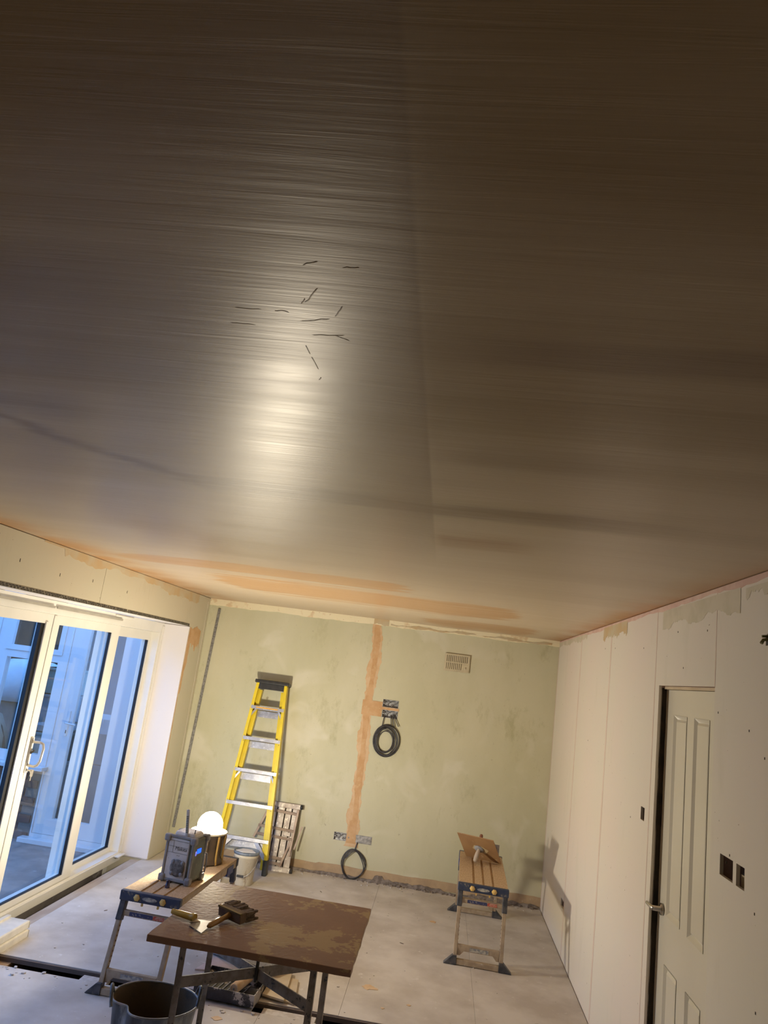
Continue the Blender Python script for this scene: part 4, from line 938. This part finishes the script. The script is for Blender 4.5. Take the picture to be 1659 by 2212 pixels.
# bucket
bk = thing('plaster_bucket', 'white plaster-splashed bucket with a black carry grip near the ladder foot', 'bucket', (-1.505, 6.64, 0), 0)
m_bk = mat('dirty_white_bucket', (.66, .60, .47), (.58, .52, .40), 10, rough=.45, c3=(.30, .22, .14), s3=7, lo3=.60, hi3=.66, stretch=(1, 1, .35))
BC = Vector((-1.512, 6.62, 0))
b = MB(); b.lathe([(0, 0), (.080, 0), (.084, .005), (.098, .215), (.103, .217), (.103, .23), (.105, .245), (.100, .247), (.097, .235), (.080, .02), (0, .018)], BC, 36); b.build('bucket_body', m_bk, bk)
b = MB(); b.lathe([(.098, .244), (.110, .242), (.111, .262), (.104, .264), (.102, .256), (0, .255)], BC, 36); b.build('lid_rim', mat('blue_grey_lid', (.10, .14, .20), (.22, .25, .28), 18, rough=.4), bk)
MB().prism([(-.09, -.03), (-.02, -.06), (.08, -.02), (.03, .05), (-.05, .05)], .256, .262, 2, Matrix.Translation(BC)).build('plaster_cake', mat('white_crust', (.66, .64, .62), rough=.6), bk)
b = MB(); b.tube([BC+Vector((.106*math.cos(a), -.106*abs(math.sin(a))*1.02-.0, .21-.135*math.sin(a))) for a in [math.pi*k/16 for k in range(17)]], .0025, 6); b.build('wire_handle', m_steel, bk)
MB().tube([BC+Vector((-.028, -.114, .085)), BC+Vector((.028, -.114, .085))], .009, 10).build('carry_grip', m_black, bk)
# white carton on the floor behind the left platform
cx = thing('carton', 'small white carton with black marks on the floor behind the left platform', 'box', (-1.80, 6.55, 0), 0)
b = MB(); Mc = Matrix.Translation((-1.80, 6.55, 0)) @ Matrix.Rotation(.3, 4, 'Z'); b.box(-.11, .11, -.09, .09, 0, .14, Mc); b.build('carton_body', mat('white_card', (.74, .74, .76), rough=.7), cx, .002)
b = MB(); b.box(-.10, .02, -.16, -.09, .138, .141, Mc); b.build('flap', bpy.data.materials['white_card'], cx)
b = MB()
for x, z in ((-.04, .10), (.05, .07), (.0, .03)): b.box(x-.008, x+.008, -.0912, -.090, z-.006, z+.006, Mc)
b.build('printed_mark', m_black, cx)

# ------------------------------------------------------------------ hawk and trowel on the right platform
hk = thing('plasterer_hawk', 'brown square hawk tipped on its handle on the right work platform', 'hawk', (.43, 6.40, ZD), 0)
def Rot(a, b_, c): return Matrix.Rotation(c, 4, 'Z') @ Matrix.Rotation(b_, 4, 'Y') @ Matrix.Rotation(a, 4, 'X')
Mh = Matrix.Translation((.4283, 6.4005, .6075)) @ Rot(2.4119, -.0144, -.4331)
MB().box(-.156, .156, -.156, .156, -.004, .002, Mh).build('hawk_plate', mat('caked_hawk', (.36, .215, .10), (.30, .17, .08), 5, rough=.6, c3=(.48, .34, .2), s3=12), hk, .002)
b = MB(); b.prism([(-.08, .0), (-.05, .05), (.03, .045), (.06, .01), (.04, -.03), (-.03, -.035)], .0015, .004, 2, Mh @ Matrix.Rotation(3.1, 4, 'Z')); b.build('dry_plaster_patch', mat('pale_patch', (.55, .46, .28), (.48, .38, .22), 12, rough=.8), hk)
b = MB(); b.lathe([(0, .002), (.040, .002), (.040, .010), (.022, .014), (0, .014)], n=24, M=Mh); b.build('handle_collar', m_rb, hk)
b = MB(); b.lathe([(.013, .010), (.014, .02), (.018, .045), (.019, .08), (.016, .110), (.010, .118), (0, .119)], n=20, M=Mh); b.build('handle', mat('grubby_handle', (.52, .45, .38), (.38, .33, .28), 16, rough=.6), hk)
tw = thing('trowel', 'trowel with a dark red-brown handle standing behind the hawk', 'trowel', (.455, 6.66, ZD), 0)
Mt = Matrix.Translation((.47, 6.665, ZD)) @ Matrix.Rotation(math.radians(-8), 4, 'Z') @ Matrix.Rotation(math.radians(-12), 4, 'X')
MB().box(-.14, .14, -.001, .001, .0, .105, Mt).build('blade', m_steel, tw)
b = MB(); b.tube([Mt @ Vector(p) for p in ((-.02, -.002, .06), (-.02, -.045, .065), (-.02, -.05, .09))], .005, 8); b.build('shank', m_steel, tw)
b = MB(); b.tube([Mt @ Vector(p) for p in ((-.02, -.052, .03), (-.02, -.052, .07), (-.018, -.052, .115), (-.016, -.052, .15), (-.016, -.051, .162))], .014, 12, radii=[.010, .015, .014, .015, .009]); b.build('handle', mat('red_brown_wood', (.14, .035, .02), (.2, .08, .04), 14, rough=.4), tw)

# ------------------------------------------------------------------ things on the floor near the stand
ty = thing('roller_tray', 'plaster-splashed paint roller tray on the floor behind the mortar stand', 'tray', (-.98, 4.6, 0), 0)
m_ty = mat('blotched_tray', (.025, .025, .035), (.06, .06, .07), 10, rough=.4, c3=(.50, .46, .44), s3=9, lo3=.54, hi3=.58)
Mt_ = Matrix.Translation((-1.00, 4.60, 0)) @ Matrix.Rotation(math.radians(-3), 4, 'Z')
X0, X1, YA, YBk = -.19, .155, -.135, .135
b = MB(); hz = .065
b.add([Mt_ @ Vector(p) for p in ((X0, YA, .050), (X0, YBk, .050), (X1-.10, YBk, .004), (X1-.10, YA, .004), (X1, YA, .004), (X1, YBk, .004))], [(0, 1, 2, 3), (3, 2, 5, 4)])
b.box(X0, X1, YA-.004, YA, .004, hz, Mt_); b.box(X0, X1, YBk, YBk+.004, .004, hz, Mt_); b.box(X1, X1+.004, YA-.004, YBk+.004, 0, hz, Mt_); b.box(X0-.004, X0, YA-.004, YBk+.004, .0, hz, Mt_)
b.build('tray_shell', m_ty, ty)
for k in range(9):
    x = X0+.025+.026*k; z = .050-.046*(x-X0)/(X1-.10-X0)
    if z < .006: break
    MB().bar(Mt_ @ Vector((x, YA+.015, z+.002)), Mt_ @ Vector((x+.02, YBk-.015, z+.001)), .005, .003).build('ramp_rib', m_rb, ty)
rl = thing('paint_roller', 'tan roller sleeve lying in the roller tray', 'roller', (-.97, 4.64, .02), 0)
b = MB(); ra, rb2 = Vector((-.985, 4.52, .053)), Vector((-.945, 4.70, .056)); b.tube([ra, ra.lerp(rb2, .02), ra.lerp(rb2, .98), rb2], .028, 18, radii=[.022, .028, .028, .022]); b.build('sleeve', mat('tan_sleeve', (.58, .38, .22), (.66, .50, .34), 18, rough=.95, bmp=.6), rl)
MB().tube([ra-(rb2-ra)*.02, rb2+(rb2-ra)*.06], .006, 8).build('axle', m_steel, rl)
b = MB(); b.prism([(-.835, 4.60), (-.70, 4.565), (-.735, 4.985), (-.835, 5.00)], .0, .012, 2)
tag(b.build('board_offcut', m_paleboard, None, .002), 'upper pale board offcut lying flat beside the roller tray', 'board'); bpy.data.objects['board_offcut'].location.z = .0125
b = MB(); b.prism([(-.838, 4.62), (-.64, 4.58), (-.68, 4.90), (-.838, 4.94)], .0, .012, 2)
tag(b.build('board_offcut', m_paleboard, None, .002), 'lower pale board offcut under the other by the roller tray', 'board')
# spotted straightedge lying across towards the far side
b = MB(); b.bar((-1.27, 5.13, .016), (-.80, 4.885, .045), .11, .018); tag(b.build('straightedge', mat('spotted_alloy', (.36, .37, .42), (.28, .29, .34), 12, rough=.5, metal=.2, c3=(.05, .07, .09), s3=22, lo3=.58, hi3=.62)), 'grey spotted straightedge lying on the floor behind the mortar stand', 'straightedge')
b = MB(); b.lathe([(0, 0), (.10, 0), (.13, .03), (.11, .07), (.05, .10), (0, .105)], (-1.0, 5.36, 0), 24, rfun=lambda t, z: 1+.25*math.sin(2*t)+.08*math.sin(5*t)); tag(b.build('plastic_bag', mat('purple_plastic', (.26, .06, .22), (.40, .15, .34), 8, rough=.4)), 'purple plastic bag on the floor beyond the straightedge', 'bag')
b = MB(); b.prism([(-1.30, 4.80), (-1.06, 4.86), (-1.24, 5.03)], 0, .010, 2); tag(b.build('board_scrap', mat('pink_white_scrap', (.66, .56, .54), rough=.8)), 'pinkish white triangular board scrap on the floor by the straightedge', 'board')
# white plastic sill profiles by the patio doors
for i, (x0, x1, z0, z1, y0, y1, lab) in enumerate(((-2.565, -2.405, 0, .045, 3.3, 4.845, 'lower white plastic sill length on the floor by the patio doors'), (-2.575, -2.418, .046, .090, 3.25, 4.86, 'upper white plastic sill length stacked by the patio doors'))):
    t = thing('plastic_sill', lab, 'sill', ((x0+x1)/2, (y0+y1)/2, z0), 0, 'white plastic sill lengths')
    b = MB(); b.prism([(x0, z0), (x1, z0), (x1, z1-.006), (x1-.008, z1), (x0+.03, z1), (x0+.028, z1+(.012 if i else 0)), (x0, z1+(.012 if i else 0))], y0, y1, 1); b.build('sill_body', mat('white_sill_plastic', (.80, .76, .66), rough=.3) if i == 0 else bpy.data.materials['white_sill_plastic'], t, .002)
    MB().prism([(x0+.002, z0+.002), (x1+.003, z0+.002), (x1+.003, z1-.003), (x0+.002, z1-.003)], y1, y1+.004, 1).build('end_trim', bpy.data.materials['white_sill_plastic'], t, .001)
